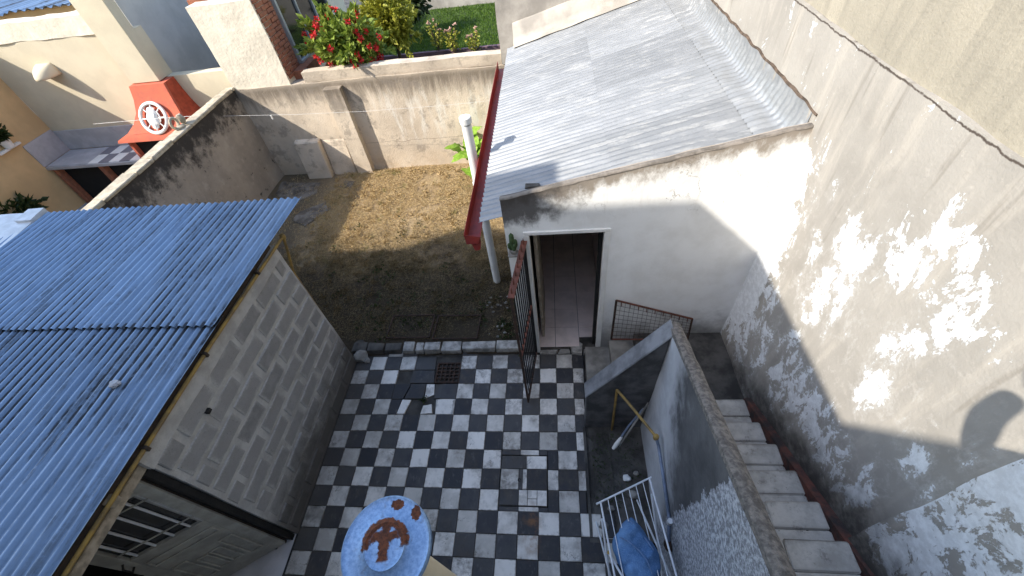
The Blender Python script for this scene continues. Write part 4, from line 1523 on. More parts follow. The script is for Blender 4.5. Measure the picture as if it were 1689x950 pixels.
M_SEAM = simple('pale_denim_seam', (.13, .21, .36), .9, 0, .3, 40, .3)
tube('seam', [(x, y, jz(x, y) + .004) for x, y in [(1.66, -2.16), (1.72, -2.19), (1.78, -2.24), (1.83, -2.30), (1.86, -2.38)]], .005, M_SEAM, jt, 6)
tube('seam', [(x, y, jz(x, y) + .006) for x, y in [(1.74, -2.04), (1.79, -2.09), (1.84, -2.16), (1.89, -2.24)]], .005, M_SEAM, jt, 6)

# rusty spring frame leaning by the landing
mf = thing('rusty_mesh_frame', (2.27, -.05, .4), 'rusty wire mesh frame leaning against the white wall behind the steps', 'mesh frame')
A_, B_, C_, D_ = Vector((1.865, .005, 1.02)), Vector((2.71, .01, .66)), Vector((2.70, -.06, .36)), Vector((1.845, -.075, .42))
for nm, a, b_, r_ in (('top_bar', A_, B_, .011), ('side_bar', B_, C_, .012), ('bottom_bar', C_, D_, .010), ('side_bar', D_, A_, .013)):
    tube(nm, [tuple(a), tuple(b_)], r_, M_RUSTR if nm != 'side_bar' else M_RUST, mf, 8)
bm = bmesh.new()
for k in range(1, 17):
    f = k / 17
    bm_tube(bm, [tuple(A_.lerp(B_, f) + Vector((0, -.002, 0))), tuple(D_.lerp(C_, f))], .0019, 4)
for k in range(1, 9):
    f = k / 9
    bm_tube(bm, [tuple(A_.lerp(D_, f) + Vector((0, -.004, 0))), tuple(B_.lerp(C_, f))], .0019, 4)
msh = obj_bm('wire_mesh', bm, M_RUST, mf)
msh['kind'] = 'stuff'
for k in range(9):
    p = A_.lerp(B_, (k + .6) / 9.2)
    tube('spring_hook', [tuple(p + Vector((0, -.012, -.008))), tuple(p + Vector((.003, -.016, -.055)))], .005, M_RUSTR, mf, 6)

# two iron frames lying in the earth
for (x0, x1, y0, y1, lab) in ((-1.09, -.47, .275, .655, 'left of two rusty iron frames lying flat on the earth behind the kerb'),
                              (-.435, .185, .25, .635, 'right of two rusty iron frames lying flat on the earth behind the kerb')):
    fr = thing('rusty_grille', ((x0 + x1) / 2, (y0 + y1) / 2, 0), lab, 'iron grille', 'iron grilles on the earth')
    sk = rnd.uniform(-.012, .012)
    cs = [Vector((x0 + .02, y1, .035)), Vector((x1, y1 - .006 + sk, .035)), Vector((x1 - .02, y0, .03)), Vector((x0, y0 + sk, .03))]
    for k in range(4):
        a, b_ = cs[k], cs[(k + 1) % 4]
        tube('frame_bar', [tuple(a), tuple(b_)], .011, M_RUST, fr, 6)
# debris strip near the gate
dq = random.Random(17)
M_PALEPL = simple('pale_bluish_plastic', (.38, .47, .46), .5, 0, .4, 9, .2)
bm = bmesh.new()
for i in range(34):
    x, y = dq.uniform(.25, .76), dq.uniform(.24, 1.0)
    r = dq.uniform(.010, .035)
    t_ = bmesh.ops.create_icosphere(bm, subdivisions=1, radius=1)
    for v in t_['verts']:
        d_ = 1 + .4 * mnoise.noise(v.co * 1.5 + Vector((i, 0, 0)))
        v.co = Vector((x + v.co.x * r * d_, y + v.co.y * r * .7 * d_, .015 + v.co.z * r * .5 * d_))
o = obj_bm('rubble_scraps', bm, M_CONC)
props(o, 'scatter of grey rubble scraps on the earth beside the iron gate', 'rubble', kind='stuff')

# ------------------------------------------------------------------ vent cowl close to the camera
cw = thing('vent_cowl', (.585, -2.58, 1.0), 'round zinc vent cowl with rust patches on a white flue rising over the patio', 'vent cowl')
Rc = .178
cxy = (.583, -2.580)
zc = 2.70
prof = [(0, .018), (.04, .017), (.074, .014), (.080, .017), (.086, .012), (.12, .007), (.155, .002), (.166, .004), (.172, .006), (Rc, .001), (Rc, -.016), (Rc - .006, -.016), (Rc - .008, -.004), (0, .004)]
cap_ = lathe('cowl_disc', [(r, z) for r, z in prof], (cxy[0], cxy[1], zc), M_CAP, cw, 64)
cap_.rotation_euler = (math.radians(4), math.radians(-3), math.radians(8))
tube('flue', [(cxy[0], cxy[1], -.02), (cxy[0], cxy[1], zc - .09)], .062, M_CREAM, cw, 24)
for k in range(3):
    a = 2.1 * k + .4
    box('cowl_strut', cxy[0] + .06 * math.cos(a) - .006, cxy[0] + .06 * math.cos(a) + .006, cxy[1] + .06 * math.sin(a) - .006, cxy[1] + .06 * math.sin(a) + .006, zc - .13, zc - .0, M_ALU, cw, .002)

# ------------------------------------------------------------------ barbecue patio of the neighbour on the left
nb = thing('cream_garden_wall', (-7, 4.8, 0), 'cream painted wall behind the barbecue, textured along its top', 'wall')
ragged('wall_face', -8.96, -5.72, 4.70, 4.9, -.1, 2.87, M_CREAM, nb, .25, .006, 61)
ragged('rough_capping', -9.3, -6.42, 4.685, 4.98, 2.865, 3.15, M_ROUGHW, nb, .09, .022, 62)
ragged('low_section', -5.718, -4.53, 4.70, 4.88, -.1, 2.10, M_CREAM, nb, .2, .008, 63)
oc = thing('ochre_side_wall', (-9.1, 2, 0), 'ochre painted side wall in shade at the far left', 'wall')
ragged('wall_face', -9.25, -8.95, .5, 4.69, -.1, 3.02, M_OCHRE, oc, .25, .006, 64)
sh_ = box('shelf_ledge', -8.95, -8.87, 3.55, 4.0, 1.42, 1.46, M_WHITEP, oc, .006)
# potted plant on that ledge
po = thing('potted_plant', (-8.88, 3.75, 1.46), 'small potted plant on a ledge of the ochre wall', 'potted plant')
lathe('pot', [(0, 0), (.07, 0), (.09, .14), (.08, .14), (0, .12)], (-8.86, 3.78, 1.46), M_WHITEP, po, 16)
leaves('foliage', crown((-8.86, 3.78, 1.72), (.16, .16, .14), 160, 3), .07, M_LEAF4, po)

bq = thing('barbecue', (-6.3, 4.3, 0), 'coral red barbecue hood with white wheel over a tiled counter', 'barbecue')
rings = [(1.27, -6.90, -5.28, 3.97), (1.315, -6.88, -5.30, 3.985), (1.40, -6.66, -5.40, 4.07), (1.52, -6.50, -5.47, 4.17), (1.68, -6.38, -5.52, 4.265), (1.88, -6.31, -5.56, 4.34), (2.09, -6.27, -5.58, 4.40)]
vs, fs = [], []
for (z, xa, xb, yf) in rings:
    vs += [(xa, 4.695, z), (xa, yf, z), (xb, yf, z), (xb, 4.695, z)]
for i in range(len(rings) - 1):
    for k in range(3):
        a = i * 4 + k
        fs.append((a, a + 1, a + 5, a + 4))
fs.append((24, 25, 26, 27)); fs.append((3, 2, 1, 0))
mesh('hood', vs, fs, M_HOOD, bq, True, 30)
vs2, fs2 = [], []
for (z, xa, xb, yf) in rings:
    vs2 += [(xb + .004, yf + .05, z), (xb + .004, 4.696, z)]
for i in range(len(rings) - 1):
    a = i * 2
    fs2.append((a, a + 1, a + 3, a + 2))
mesh('hood_side', vs2, fs2, M_HOODD, bq, True)
box('chimney_stack', -6.26, -5.70, 4.49, 4.698, 2.10, 4.6, M_CREAM, bq, .006)
box('firebox_dark_fill', -6.74, -5.4, 4.14, 4.69, .9, 1.27, M_BLACK, bq, .004)  # black box painted in for the darkness of the opening under the hood
box('firebox_cheek', -6.80, -6.745, 4.05, 4.69, .9, 1.27, M_HOOD, bq, .004)
box('firebox_cheek', -5.45, -5.37, 4.05, 4.5, .9, 1.27, M_HOOD, bq, .004)
box('worktop', -8.94, -5.3, 4.0, 4.69, .82, .885, M_LILAC, bq, .006)
tl = [(-8.93, -7.95)] 
box('worktop_tile', -8.92, -7.98, 4.02, 4.66, .886, .899, M_LILAC, bq, .004)
M_TGREY = simple('grey_counter_tile', (.20, .19, .215), .4, 0, .15, 5, .05)
for i in range(5):
    for j in range(2):
        x0 = -7.97 + i * .235; y0 = 4.02 + j * .33
        box('worktop_tile', x0, x0 + .231, y0, y0 + .326, .886, .899, M_TGREY if (i + j) % 2 else M_WHITEP, bq, .003)
box('splash_tile', -8.94, -6.9, 4.675, 4.698, .90, 1.30, M_LILAC, bq, .003)
box('side_splash_tile', -8.948, -8.925, 4.0, 4.674, .90, 1.35, M_LILAC, bq, .003)
for xa in (-8.9, -7.85, -6.75, -5.5):
    box('brick_pier', xa, xa + .10, 4.04, 4.16, -.02, .818, M_BRICK, bq, .006)
box('cupboard_dark_fill', -8.93, -5.3, 4.17, 4.68, -.02, .818, M_BLACK, bq, .004)  # black box painted in for the shade inside the openings below the counter
# wagon wheel on the hood
wc = Vector((-6.0, 4.165, 1.60)); wn_ = Vector((0, -.86, .5)).normalized(); wu = Vector((1, 0, 0)); wv = wn_.cross(wu)
wt = lambda r, a: tuple(wc + wn_ * .012 + (wu * math.cos(a) + wv * math.sin(a)) * r)
whl = thing('wagon_wheel', wc, 'white wagon wheel ornament fixed to the coral barbecue hood', 'wheel ornament')
tube('rim', [wt(.255, 2 * math.pi * k / 40) for k in range(41)], .03, M_WHITEP, whl, 8)
tube('inner_rim', [wt(.13, 2 * math.pi * k / 30) for k in range(31)], .012, M_WHITEP, whl, 6)
for k in range(8):
    a = math.pi / 4 * k
    tube('spoke', [wt(.04, a), wt(.245, a)], .011, M_WHITEP, whl, 6)
bm = bmesh.new()
bmesh.ops.create_icosphere(bm, subdivisions=3, radius=1)
for v in bm.verts:
    w = 1 + .25 * mnoise.noise(v.co * 3)
    v.co = wc + wn_ * (.02 + v.co.z * .05 * w) + wu * v.co.x * .095 * w + wv * v.co.y * .19 * w
obj_bm('hub_boss', bm, M_WHITEP, whl, True)
# sconce
sn = thing('wall_sconce', (-7.86, 4.6, 2.35), 'white shell-shaped wall lamp on the cream wall', 'wall lamp')
vs, fs = [], []
NA, NB = 14, 8
for j in range(NB + 1):
    for i in range(NA + 1):
        a = math.pi * i / NA; b_ = .5 * math.pi * j / NB
        vs.append((-7.86 - .2 * math.cos(a) * math.cos(b_ * .6), 4.70 - .32 * math.sin(a) * math.cos(b_), 2.32 + .2 * math.sin(b_)))
for j in range(NB):
    for i in range(NA):
        a = j * (NA + 1) + i
        fs.append((a, a + 1, a + NA + 2, a + NA + 1))
o = mesh('shade', vs, fs, M_CREAM, sn, True)
md = o.modifiers.new('thickness', 'SOLIDIFY'); md.thickness = .012
box('bracket', -7.9, -7.82, 4.62, 4.70, 2.33, 2.36, M_WHITEP, sn, .004)
# ornament on the left wall coping
orn = thing('coping_ornament', (-4.62, 3.2, 1.84), 'cream curled plaster ornament on the coping in front of the barbecue', 'ornament')
tube('curl', [(-4.64 + .0, 3.10 + .075 * math.cos(t_), 1.93 + .075 * math.sin(t_)) for t_ in np.linspace(-1.5, 4.5, 18)], .022, M_COPEL, orn, 8)
rock('knob', (-4.63, 3.26, 1.93), (.06, .055, .075), M_COPEL, orn, 4)
rock('foot', (-4.62, 3.12, 1.85), (.06, .09, .03), M_COPEL, orn, 5)

gw = thing('grey_rear_annex', (-6.2, 6.5, 0), 'shaded grey annex wall beyond the barbecue chimney', 'building')
ragged('wall_face', -6.6, -5.9, 4.92, 9.5, -.1, 4.2, M_GREYW, gw, .3, .006, 70)
cr = thing('far_blue_roof', (-8.5, 7, 0), 'pale blue metal roof beyond the cream wall at top left', 'roof')
prism('ridge_wall', [(-14, 2.0), (-7.0, 2.0), (-7.0, 3.2), (-14, 3.15)], 'y', 5.3, 5.5, M_OCHRE, cr)
for k in range(5):
    corrugated('roof_sheet', (-14 + k * 1.4, 5.2, 3.1 + .03 * k), (0, 1, -.02), (1, 0, 0), 4.0, 1.44, .18, .02, M_ROOFL, cr, ln=4, seed=40 + k)

# plants and tile coping glimpsed at far left
hd = thing('hedge', (-8.3, 2.6, 0), 'dark green hedge glimpsed beyond the parapet at far left', 'hedge')
leaves('foliage', crown((-8.9, 2.95, .55), (.3, .45, .28), 500, 12), .08, M_LEAF4, hd)
tube('stem', [(-8.9, 2.95, -.02), (-8.9, 2.95, .5)], .03, M_STEM, hd, 6)
tc = thing('tiled_wall_coping', (-6.5, 1.2, 0), 'dark red tile coping glimpsed above the silver parapet', 'coping')
for k in range(8):
    box('coping_tile', -7.9 + k * .35, -7.9 + k * .35 + .345, 1.55, 1.85, 1.05 + .0 * k, 1.12, M_RUST, tc, .012, .006)
box('wall_face', -7.9, -5.1, 1.6, 1.8, -.02, 1.05, M_OCHRE, tc, .004)

# ------------------------------------------------------------------ rear neighbour: house corner, window, garden
rh = thing('brick_edged_house', (-3.9, 6, 0), 'rough white rendered house corner with brick edge and grey framed window', 'house')
ragged('rendered_wall', -4.53, -3.412, 4.62, 4.92, 1.75, 3.09, M_ROUGHW, rh, .06, .014, 75)
ragged('side_wall', -3.9, -3.44, 4.93, 8.2, .8, 3.02, M_ROUGHW, rh, .3, .01, 76)
ragged('roof_slab', -4.7, -3.44, 4.95, 8.4, 3.02, 3.12, M_BRICK, rh, .3, .01, 77)
nz_ = 0
z = 1.86
bq_ = random.Random(4)
while z < 3.03:
    off = (nz_ % 2) * .13
    y = 4.66 - off
    while y < 5.16:
        ya, yb = max(y, 4.64), min(y + .25, 5.16)
        if yb - ya > .04:
            bm = bmesh.new()
            bm_box(bm, -3.45, -3.393 + bq_.uniform(-.003, .004), ya + .006, yb - .006, z + .005, z + .062, .004, .002, 1, bq_)
            obj_bm('brick', bm, M_BRICK, rh)
        y += .26
    z += .068; nz_ += 1
ragged('brick_plinth', -3.44, -3.2, 4.85, 5.5, 1.6, 1.93, M_BRICK, rh, .08, .01, 78)
wd = thing('house_window', (-3.4, 5.9, 2.0), 'dark glass window with grey metal frame beside the brick edge', 'window')
for (y0, y1) in ((5.20, 5.26), (5.86, 5.91), (6.5, 6.56), (7.15, 7.2)):
    box('mullion', -3.43, -3.36, y0, y1, 1.98, 2.95, M_ALU, wd, .004)
box('sill_rail', -3.435, -3.35, 5.20, 7.2, 1.93, 1.978, M_ALU, wd, .004)
box('head_rail', -3.435, -3.35, 5.20, 7.2, 2.952, 3.0, M_ALU, wd, .004)
for (y0, y1) in ((5.262, 5.858), (5.912, 6.498), (6.562, 7.148)):
    box('pane', -3.405, -3.395, y0, y1, 1.98, 2.95, M_GLASS, wd, .002)

sheet('lawn', -3.4, 4.0, 4.85, 14.0, .9, M_LAWN, .3, .02)
gq = random.Random(9)
vs, fs = [], []
for _ in range(26000):
    y = 7.4 + 4.6 * gq.random() ** 1.2; x = gq.uniform(-3.3, .3)
    h = gq.uniform(.03, .075); a = gq.uniform(0, 6.28); w = .009
    b_ = len(vs)
    vs += [(x - w * math.cos(a), y - w * math.sin(a), .9), (x + w * math.cos(a), y + w * math.sin(a), .9), (x + gq.uniform(-.03, .03), y + gq.uniform(-.03, .03), .9 + h)]
    fs.append((b_, b_ + 1, b_ + 2))
o = mesh('lawn_grass', vs, fs, M_GRASS)
props(o, 'bright green lawn grass behind the rear wall', 'grass', kind='stuff')
gwl = thing('garden_end_wall', (-1, 12.3, 0), 'grey wall at the far end of the rear lawn', 'wall')
ragged('wall_face', -4.5, 3.0, 12.1, 12.4, .8, 2.6, M_GREYF, gwl, .3, .01, 80)
be = thing('flower_bed_edging', (-1.5, 8.1, .9), 'low dull purple edging board along the rear lawn', 'edging')
M_PURP = simple('dull_purple_board', (.16, .10, .12), .8, 0, .3, 5, .2)
for k in range(4):
    box('edging_board', -3.2 + k * .85, -3.2 + k * .85 + .845, 7.95, 8.03, .88, 1.03, M_PURP, be, .006, .004)
box('bed_soil', -3.2, .3, 7.0, 7.945, .85, .94, M_LAWN, be, .01)

bs = thing('red_flower_bush', (-2.35, 5.2, .9), 'bright green bush with red flowers spilling over the rear wall', 'bush')
tube('stem', [(-2.4, 5.25, .85), (-2.38, 5.22, 1.5), (-2.36, 5.2, 2.1)], [.04, .03, .015], M_STEM, bs, 8)
for a in range(6):
    tube('stem', [(-2.38, 5.22, 1.5), (-2.36 + .3 * math.cos(a), 5.2 + .25 * math.sin(a), 2.0), (-2.36 + .42 * math.cos(a), 5.2 + .35 * math.sin(a), 2.25)], [.02, .013, .006], M_STEM, bs, 6)
cp = crown((-2.36, 5.16, 2.2), (.62, .52, .50), 2400, 21, .35)
for _s in range(26):
    u = Vector((rnd.gauss(0, 1), rnd.gauss(0, 1) - .4, rnd.gauss(0, 1))).normalized()
    p0 = Vector((-2.36, 5.16, 2.2)) + Vector((u.x * .5, u.y * .42, u.z * .4))
    L_ = rnd.uniform(.12, .3)
    for _k in range(22):
        cp.append((p0 + u * L_ * rnd.random() + Vector((rnd.gauss(0, .015), rnd.gauss(0, .015), rnd.gauss(0, .015))), u))
leaves('foliage', cp, .085, M_LEAF1, bs, 1.6, 4)
fq = random.Random(33)
fl_ = []
for _ in range(64):
    while True:
        u = Vector((fq.gauss(0, 1), fq.gauss(0, 1), fq.gauss(0, 1)))
        if u.length > .1: break
    u.normalize()
    if u.y > .5: u.y *= -1
    if abs(u.x) < .35 and fq.random() < .55: continue
    c = Vector((-2.36, 5.16, 2.2)) + Vector((u.x * .66, u.y * .54, u.z * .50)) * fq.uniform(.85, 1.1)
    for _k in range(24):
        v = Vector((fq.gauss(0, 1), fq.gauss(0, 1), fq.gauss(0, 1))).normalized()
        fl_.append((c + v * .02, v))
leaves('flower', fl_, .034, M_PETAL, bs, 1.5, 8)['kind'] = 'stuff'
tr2 = thing('yellow_green_tree', (-2.0, 6.6, .9), 'yellow green leafy shrub behind the red flower bush', 'shrub')
tube('trunk', [(-2.0, 6.6, .85), (-1.95, 6.6, 1.6), (-2.0, 6.6, 2.2)], [.05, .035, .015], M_STEM, tr2, 8)
cy2 = crown((-2.0, 6.5, 2.12), (.66, .55, .56), 2500, 29, .3)
for _s in range(30):
    u = Vector((rnd.gauss(0, 1), rnd.gauss(0, 1), rnd.gauss(0, 1))).normalized()
    p0 = Vector((-2.0, 6.5, 2.12)) + Vector((u.x * .5, u.y * .42, u.z * .42))
    L_ = rnd.uniform(.12, .35)
    for _k in range(20):
        cy2.append((p0 + u * L_ * rnd.random() + Vector((rnd.gauss(0, .02), rnd.gauss(0, .02), rnd.gauss(0, .02))), u))
leaves('foliage', cy2, .08, M_LEAF2, tr2, 1.5, 6)
tr3 = thing('dark_shrub', (-2.6, 9.2, .9), 'dark shrub in shade at the back of the lawn', 'shrub')
tube('trunk', [(-2.5, 9.6, .85), (-2.5, 9.6, 1.7)], [.05, .02], M_STEM, tr3, 8)
leaves('foliage', crown((-2.5, 9.6, 1.75), (.8, .5, .6), 1200, 35, .3), .11, M_LEAF4, tr3, 1.5, 7)
for i, (x, y, h, lab) in enumerate([(-1.45, 8.0, .75, 'spindly pale rose plant in the left of the lawn bed'), (-1.05, 7.9, .62, 'spindly pale rose plant in the middle of the lawn bed'), (-.55, 7.85, .5, 'spindly pale rose plant in the right of the lawn bed')]):
    rp_ = thing('rose_plant', (x, y, .9), lab, 'rose plant', 'rose plants in the lawn bed')
    pts = []
    for k in range(5):
        a = k * 1.3 + i
        e = (x + .13 * math.cos(a), y + .13 * math.sin(a), .9 + h * (.7 + .08 * k))
        tube('stem', [(x, y, .88), (x + .05 * math.cos(a), y + .05 * math.sin(a), .9 + h * .5), e], .008, M_STEM, rp_, 5)
        for _k in range(26):
            t = gq.uniform(.3, 1)
            pts.append((Vector((x, y, .9)).lerp(Vector(e), t) + Vector((gq.gauss(0, .03), gq.gauss(0, .03), gq.gauss(0, .03))), Vector((math.cos(a), math.sin(a), .3))))
    leaves('foliage', pts, .05, M_LEAF2, rp_, 1.5, 40 + i)
    leaves('bloom', [(Vector((x + .12 * math.cos(1.3 * k + i), y + .12 * math.sin(1.3 * k + i), .9 + h * (.75 + .08 * k))), Vector((gq.gauss(0, 1), gq.gauss(0, 1), 1))) for k in range(5) for _ in range(12)], .04, M_PINKP, rp_, 1.3, 50 + i)

# broad leaved plant behind the vent pipe
bp = thing('broad_leaf_plant', (-.2, 4.2, 0), 'broad bright green leaves growing by the rear wall behind the vent pipe', 'plant')
lq = random.Random(14)
for k in range(24):
    a = lq.uniform(0, 6.28)
    c = Vector((-.22 + lq.uniform(-.25, .32), 4.12 + lq.uniform(-.2, .2), 0))
    d = Vector((math.cos(a) * .8, math.sin(a) * .8, lq.uniform(.5, 1.4))).normalized()
    L = lq.uniform(.45, .75); W = L * .2
    s = d.cross(Vector((0, 0, 1))).normalized(); up = s.cross(d)
    z0 = lq.uniform(.15, .75)
    vs, fs = [], []
    NLs = 7
    for i in range(NLs + 1):
        f = i / NLs
        p = c + Vector((0, 0, z0)) + d * L * f - Vector((0, 0, 1)) * (L * .45 * f * f)
        w = W * math.sin(math.pi * min(1, .06 + f * .97)) ** .8
        for q_ in (-1, 0, 1):
            vs.append(tuple(p + s * w * q_ + up * (abs(q_) * w * .35) + up * (.012 * math.sin(f * 22 + q_ * 2))))
    for i in range(NLs):
        for q_ in (0, 1):
            a_ = i * 3 + q_
            fs.append((a_, a_ + 1, a_ + 4, a_ + 3))
    mesh('leaf', vs, fs, M_LEAF3, bp, True)
tube('stem', [(-.18, 4.22, -.02), (-.17, 4.2, .5)], .02, M_CACT, bp, 6)

# clothes lines across the yard
cl = thing('clothesline', (-1.8, 4.0, 1.5), 'thin white clothesline strung across the yard near the rear wall', 'clothesline')
tube('line', [(-4.52, 4.0, 1.60), (-3.2, 4.0, 1.52), (-2.0, 4.0, 1.475), (-.6, 4.0, 1.46), (.43, 4.0, 1.48)], .002, M_WHITEP, cl, 5)
tube('line', [(-6.9, 3.85, 1.72), (-5.7, 3.9, 1.70), (-4.66, 3.95, 1.66)], .003, M_WHITEP, cl, 5)
o = box('peg', -3.66, -3.645, 3.985, 4.015, 1.47, 1.545, M_WHITEP, None, .002)
props(o, 'white peg clipped on the clothesline', 'peg')

# ------------------------------------------------------------------ dry grass of the yard
vs, fs = [], []
sq = np.random.RandomState(3)
def add_blades(n, xr, yr, lmin, lmax, flat, wmax):
    for _ in range(n):
        x = sq.uniform(*xr); y = sq.uniform(*yr)
        if mnoise.noise(Vector((x * 1.3, y * 1.3, 2))) + .5 * mnoise.noise(Vector((x * 5, y * 5, 4))) < -.28 and sq.rand() < .8: continue
        if x < -3.2 + .5 * mnoise.noise(Vector((x, y, 1))) and sq.rand() < .85: continue
        if x > .72: continue
        if y < .24: continue
        L = sq.uniform(lmin, lmax); a = sq.uniform(0, 6.283); el = sq.uniform(0, flat)
        z = .004 + .022 * (mnoise.noise(Vector((x * 1.1, y * 1.1, 0))) + .5 * mnoise.noise(Vector((x * 4, y * 4, 3))))
        w = sq.uniform(.0015, wmax)
        dx, dy, dz = math.cos(a) * math.cos(el) * L, math.sin(a) * math.cos(el) * L, math.sin(el) * L
        b_ = len(vs)
        lift = sq.uniform(0, .012)
        vs.extend([(x - w * math.sin(a), y + w * math.cos(a), z + lift), (x + w * math.sin(a), y - w * math.cos(a), z + lift), (x + dx * .6, y + dy * .6, z + lift + dz * .8), (x + dx, y + dy, z + lift * .5 + dz)])
        fs.append((b_, b_ + 1, b_ + 2)); fs.append((b_ + 1, b_ + 3, b_ + 2))
add_blades(95000, (-4.3, .72), (1.5, 4.56), .015, .06, .8, .0026)
add_blades(26000, (-3.6, .72), (.26, 2.0), .015, .055, .6, .0025)
add_blades(9000, (-3.4, .70), (.4, 4.5), .05, .13, .45, .0035)
for _c in range(260):
    tx, ty = sq.uniform(-3.2, .6), sq.uniform(.5, 4.5)
    rr_ = sq.uniform(.02, .09)
    for _k in range(int(14 + 260 * rr_)):
        a0 = sq.uniform(0, 6.283); q_ = rr_ * math.sqrt(sq.rand())
        x, y = tx + q_ * math.cos(a0), ty + q_ * math.sin(a0)
        L = sq.uniform(.03, .085); a = sq.uniform(0, 6.283); el = sq.uniform(.5, 1.4)
        w = sq.uniform(.0015, .003)
        z = .004
        dx, dy, dz = math.cos(a) * math.cos(el) * L, math.sin(a) * math.cos(el) * L, math.sin(el) * L
        b_ = len(vs)
        vs.extend([(x - w * math.sin(a), y + w * math.cos(a), z), (x + w * math.sin(a), y - w * math.cos(a), z), (x + dx * .5, y + dy * .5, z + dz * .75), (x + dx * 1.3, y + dy * 1.3, z + dz)])
        fs.append((b_, b_ + 1, b_ + 2)); fs.append((b_ + 1, b_ + 3, b_ + 2))
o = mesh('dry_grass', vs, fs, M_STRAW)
props(o, 'short dry yellow grass covering the dirt yard', 'grass', kind='stuff')
wq = random.Random(44)
pts = []
for _ in range(70):
    cx_, cy_ = wq.uniform(-1.6, .7), wq.uniform(.25, 1.7)
    if wq.random() < .3: cx_, cy_ = wq.uniform(-3.5, -1), wq.uniform(.8, 3)
    for _k in range(wq.randint(3, 14)):
        pts.append((Vector((cx_ + wq.gauss(0, .05), cy_ + wq.gauss(0, .05), .01)), Vector((wq.gauss(0, .5), wq.gauss(0, .5), 1))))
for _ in range(18):
    cx_, cy_ = 1.0 + wq.gauss(-.45, .1), wq.uniform(.05, .5)
    for _k in range(6):
        pts.append((Vector((cx_ + wq.gauss(0, .03), cy_ + wq.gauss(0, .03), .01)), Vector((wq.gauss(0, .5), wq.gauss(0, .5), 1))))
o = leaves('weeds', pts, .03, M_LEAF4, None, 1.8, 71)
props(o, 'low dark weeds scattered over the bare earth', 'weeds', kind='stuff')
pts = [(Vector((-.40 + wq.gauss(0, .03), -.60 + wq.gauss(0, .025), -.01)), Vector((wq.gauss(0, .5), wq.gauss(0, .5), 1))) for _ in range(40)]
o = leaves('floor_weed', pts, .018, M_LEAF4, None, 1.8, 72)
props(o, 'small green weed growing from the broken tiles by the drain', 'weed')
pts = [(Vector((1.55 + .5 * wq.random(), -1.75 + .75 * wq.random(), -.02)), Vector((wq.gauss(0, .6), wq.gauss(0, .6), .6))) for _ in range(500)]
o = leaves('bed_moss', pts, .014, M_LEAF4, None, 1.4, 73)
props(o, 'dark moss covering the sunken bed by the stairs', 'moss', kind='stuff')

# ------------------------------------------------------------------ the house the picture is taken from
hs = thing('terraced_house', (0, -6, 0), 'pale two storey house with terrace standing behind the viewer, shading the patio', 'house')
box('ground_floor', -4.6, 2.05, -9.5, -3.02, -.1, 2.70, M_WHITEP, hs, .01)  # unseen wall, made white to bounce more light onto the patio
box('terrace_slab', -3.55, 2.05, -5.187, -2.99, 2.702, 2.90, M_GREYF, hs, .01)
box('terrace_parapet', -3.55, 2.05, -3.10, -2.99, 2.902, 3.97, M_GREYF, hs, .01)
box('upper_floor', -3.571, 5.2, -9.5, -5.187, 2.705, 7.815, M_CREAM, hs, .01)
box('left_wing', -6.09, -3.573, -9.5, -3.20, 2.705, 7.84, M_CREAM, hs, .01)
box('tall_wing', -14.5, -6.092, -9.5, -3.20, -.1, 9.12, M_CREAM, hs, .01)
wk = thing('water_tank', (-10.6, -3.9, 9.12), 'round grey water tank on the roof of the house behind the viewer', 'water tank')
lathe('tank_body', [(0, .95), (.3, .93), (.62, .80), (.80, .60), (.84, .3), (.84, 0), (0, 0)], (-10.55, -3.9, 9.13), M_GREYF, wk, 32)
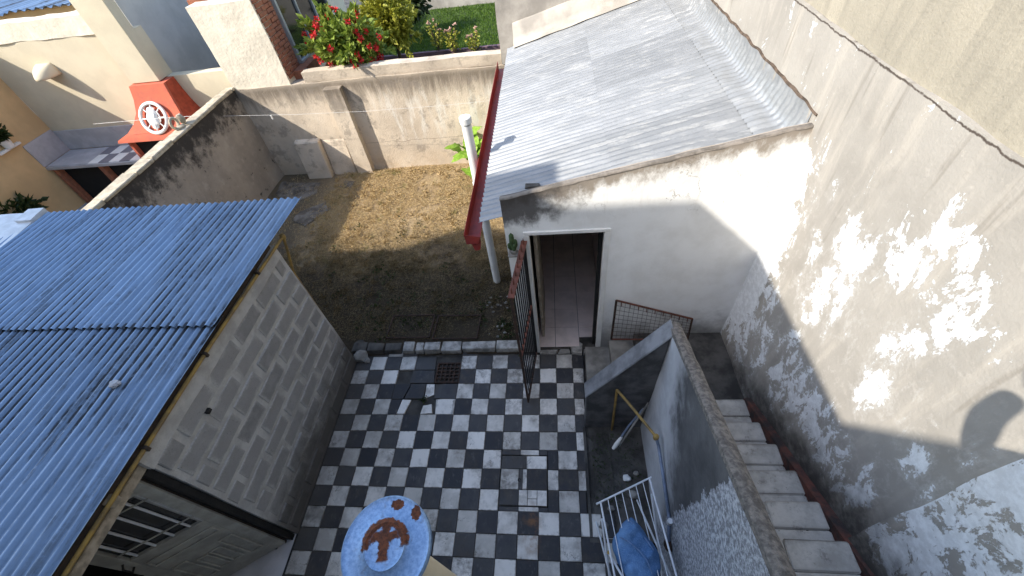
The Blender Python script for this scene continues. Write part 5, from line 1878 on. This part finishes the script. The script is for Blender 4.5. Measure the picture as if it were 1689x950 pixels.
# the person taking the picture, leaning on the terrace parapet
pn = thing('person', (1.62, -3.42, 2.905), 'person in dark clothes leaning on the terrace parapet, raising a phone', 'person')
J = {'pel': (1.62, -3.42, 3.78, .15), 'wai': (1.62, -3.38, 3.98, .135), 'che': (1.62, -3.30, 4.20, .15), 'nec': (1.61, -3.25, 4.40, .06), 'hea': (1.60, -3.22, 4.52, .095), 'top': (1.60, -3.22, 4.62, .075),
     'shl': (1.45, -3.28, 4.32, .075), 'ell': (1.25, -3.07, 4.10, .07), 'wrl': (1.205, -3.0, 4.32, .062), 'hal': (1.26, -2.965, 4.45, .05),
     'shr': (1.79, -3.28, 4.32, .075), 'elr': (1.74, -3.10, 4.12, .055), 'wrr': (1.50, -3.00, 4.36, .04), 'har': (1.40, -2.96, 4.46, .032),
     'hil': (1.53, -3.42, 3.72, .10), 'knl': (1.53, -3.40, 3.38, .075), 'anl': (1.53, -3.46, 3.00, .05), 'tol': (1.53, -3.33, 2.94, .04),
     'hir': (1.71, -3.42, 3.72, .10), 'knr': (1.71, -3.40, 3.38, .075), 'anr': (1.71, -3.46, 3.00, .05), 'tor': (1.71, -3.33, 2.94, .04)}
ED = [('pel', 'wai'), ('wai', 'che'), ('che', 'nec'), ('nec', 'hea'), ('hea', 'top'), ('che', 'shl'), ('shl', 'ell'), ('ell', 'wrl'), ('wrl', 'hal'), ('che', 'shr'), ('shr', 'elr'), ('elr', 'wrr'), ('wrr', 'har'),
      ('pel', 'hil'), ('hil', 'knl'), ('knl', 'anl'), ('anl', 'tol'), ('pel', 'hir'), ('hir', 'knr'), ('knr', 'anr'), ('anr', 'tor')]
M_CLOTH = simple('dark_clothing', (.03, .035, .05), .9, 0, .3, 12, .3)
ix = list(J)
me = bpy.data.meshes.new('body')
base_ = wloc(pn)
me.from_pydata([tuple(Vector(J[k][:3]) - base_) for k in ix], [(ix.index(a), ix.index(b_)) for a, b_ in ED], [])
me.materials.append(M_CLOTH)
bo = bpy.data.objects.new('body', me)
COL.objects.link(bo)
bo.parent = pn
sm = bo.modifiers.new('skin', 'SKIN')
for i, k in enumerate(ix):
    me.skin_vertices[0].data[i].radius = (J[k][3], J[k][3])
me.skin_vertices[0].data[0].use_root = True
su = bo.modifiers.new('smooth', 'SUBSURF'); su.levels = 2; su.render_levels = 2
fwd_ = cam.matrix_world.to_3x3() @ Vector((0, 0, -1)); rgt_ = cam.matrix_world.to_3x3() @ Vector((1, 0, 0)); upv_ = cam.matrix_world.to_3x3() @ Vector((0, 1, 0))
bm = bmesh.new()
bm_box(bm, .03, .17, -.07, .0, -.018, -.010, .002)
for v in bm.verts:
    v.co = Vector((1.2766, -2.8710, 4.4855)) + rgt_ * v.co.x + upv_ * v.co.y + fwd_ * v.co.z
ph = obj_bm('phone', bm, M_DARKI)
props(ph, 'dark mobile phone held above the terrace parapet', 'phone')
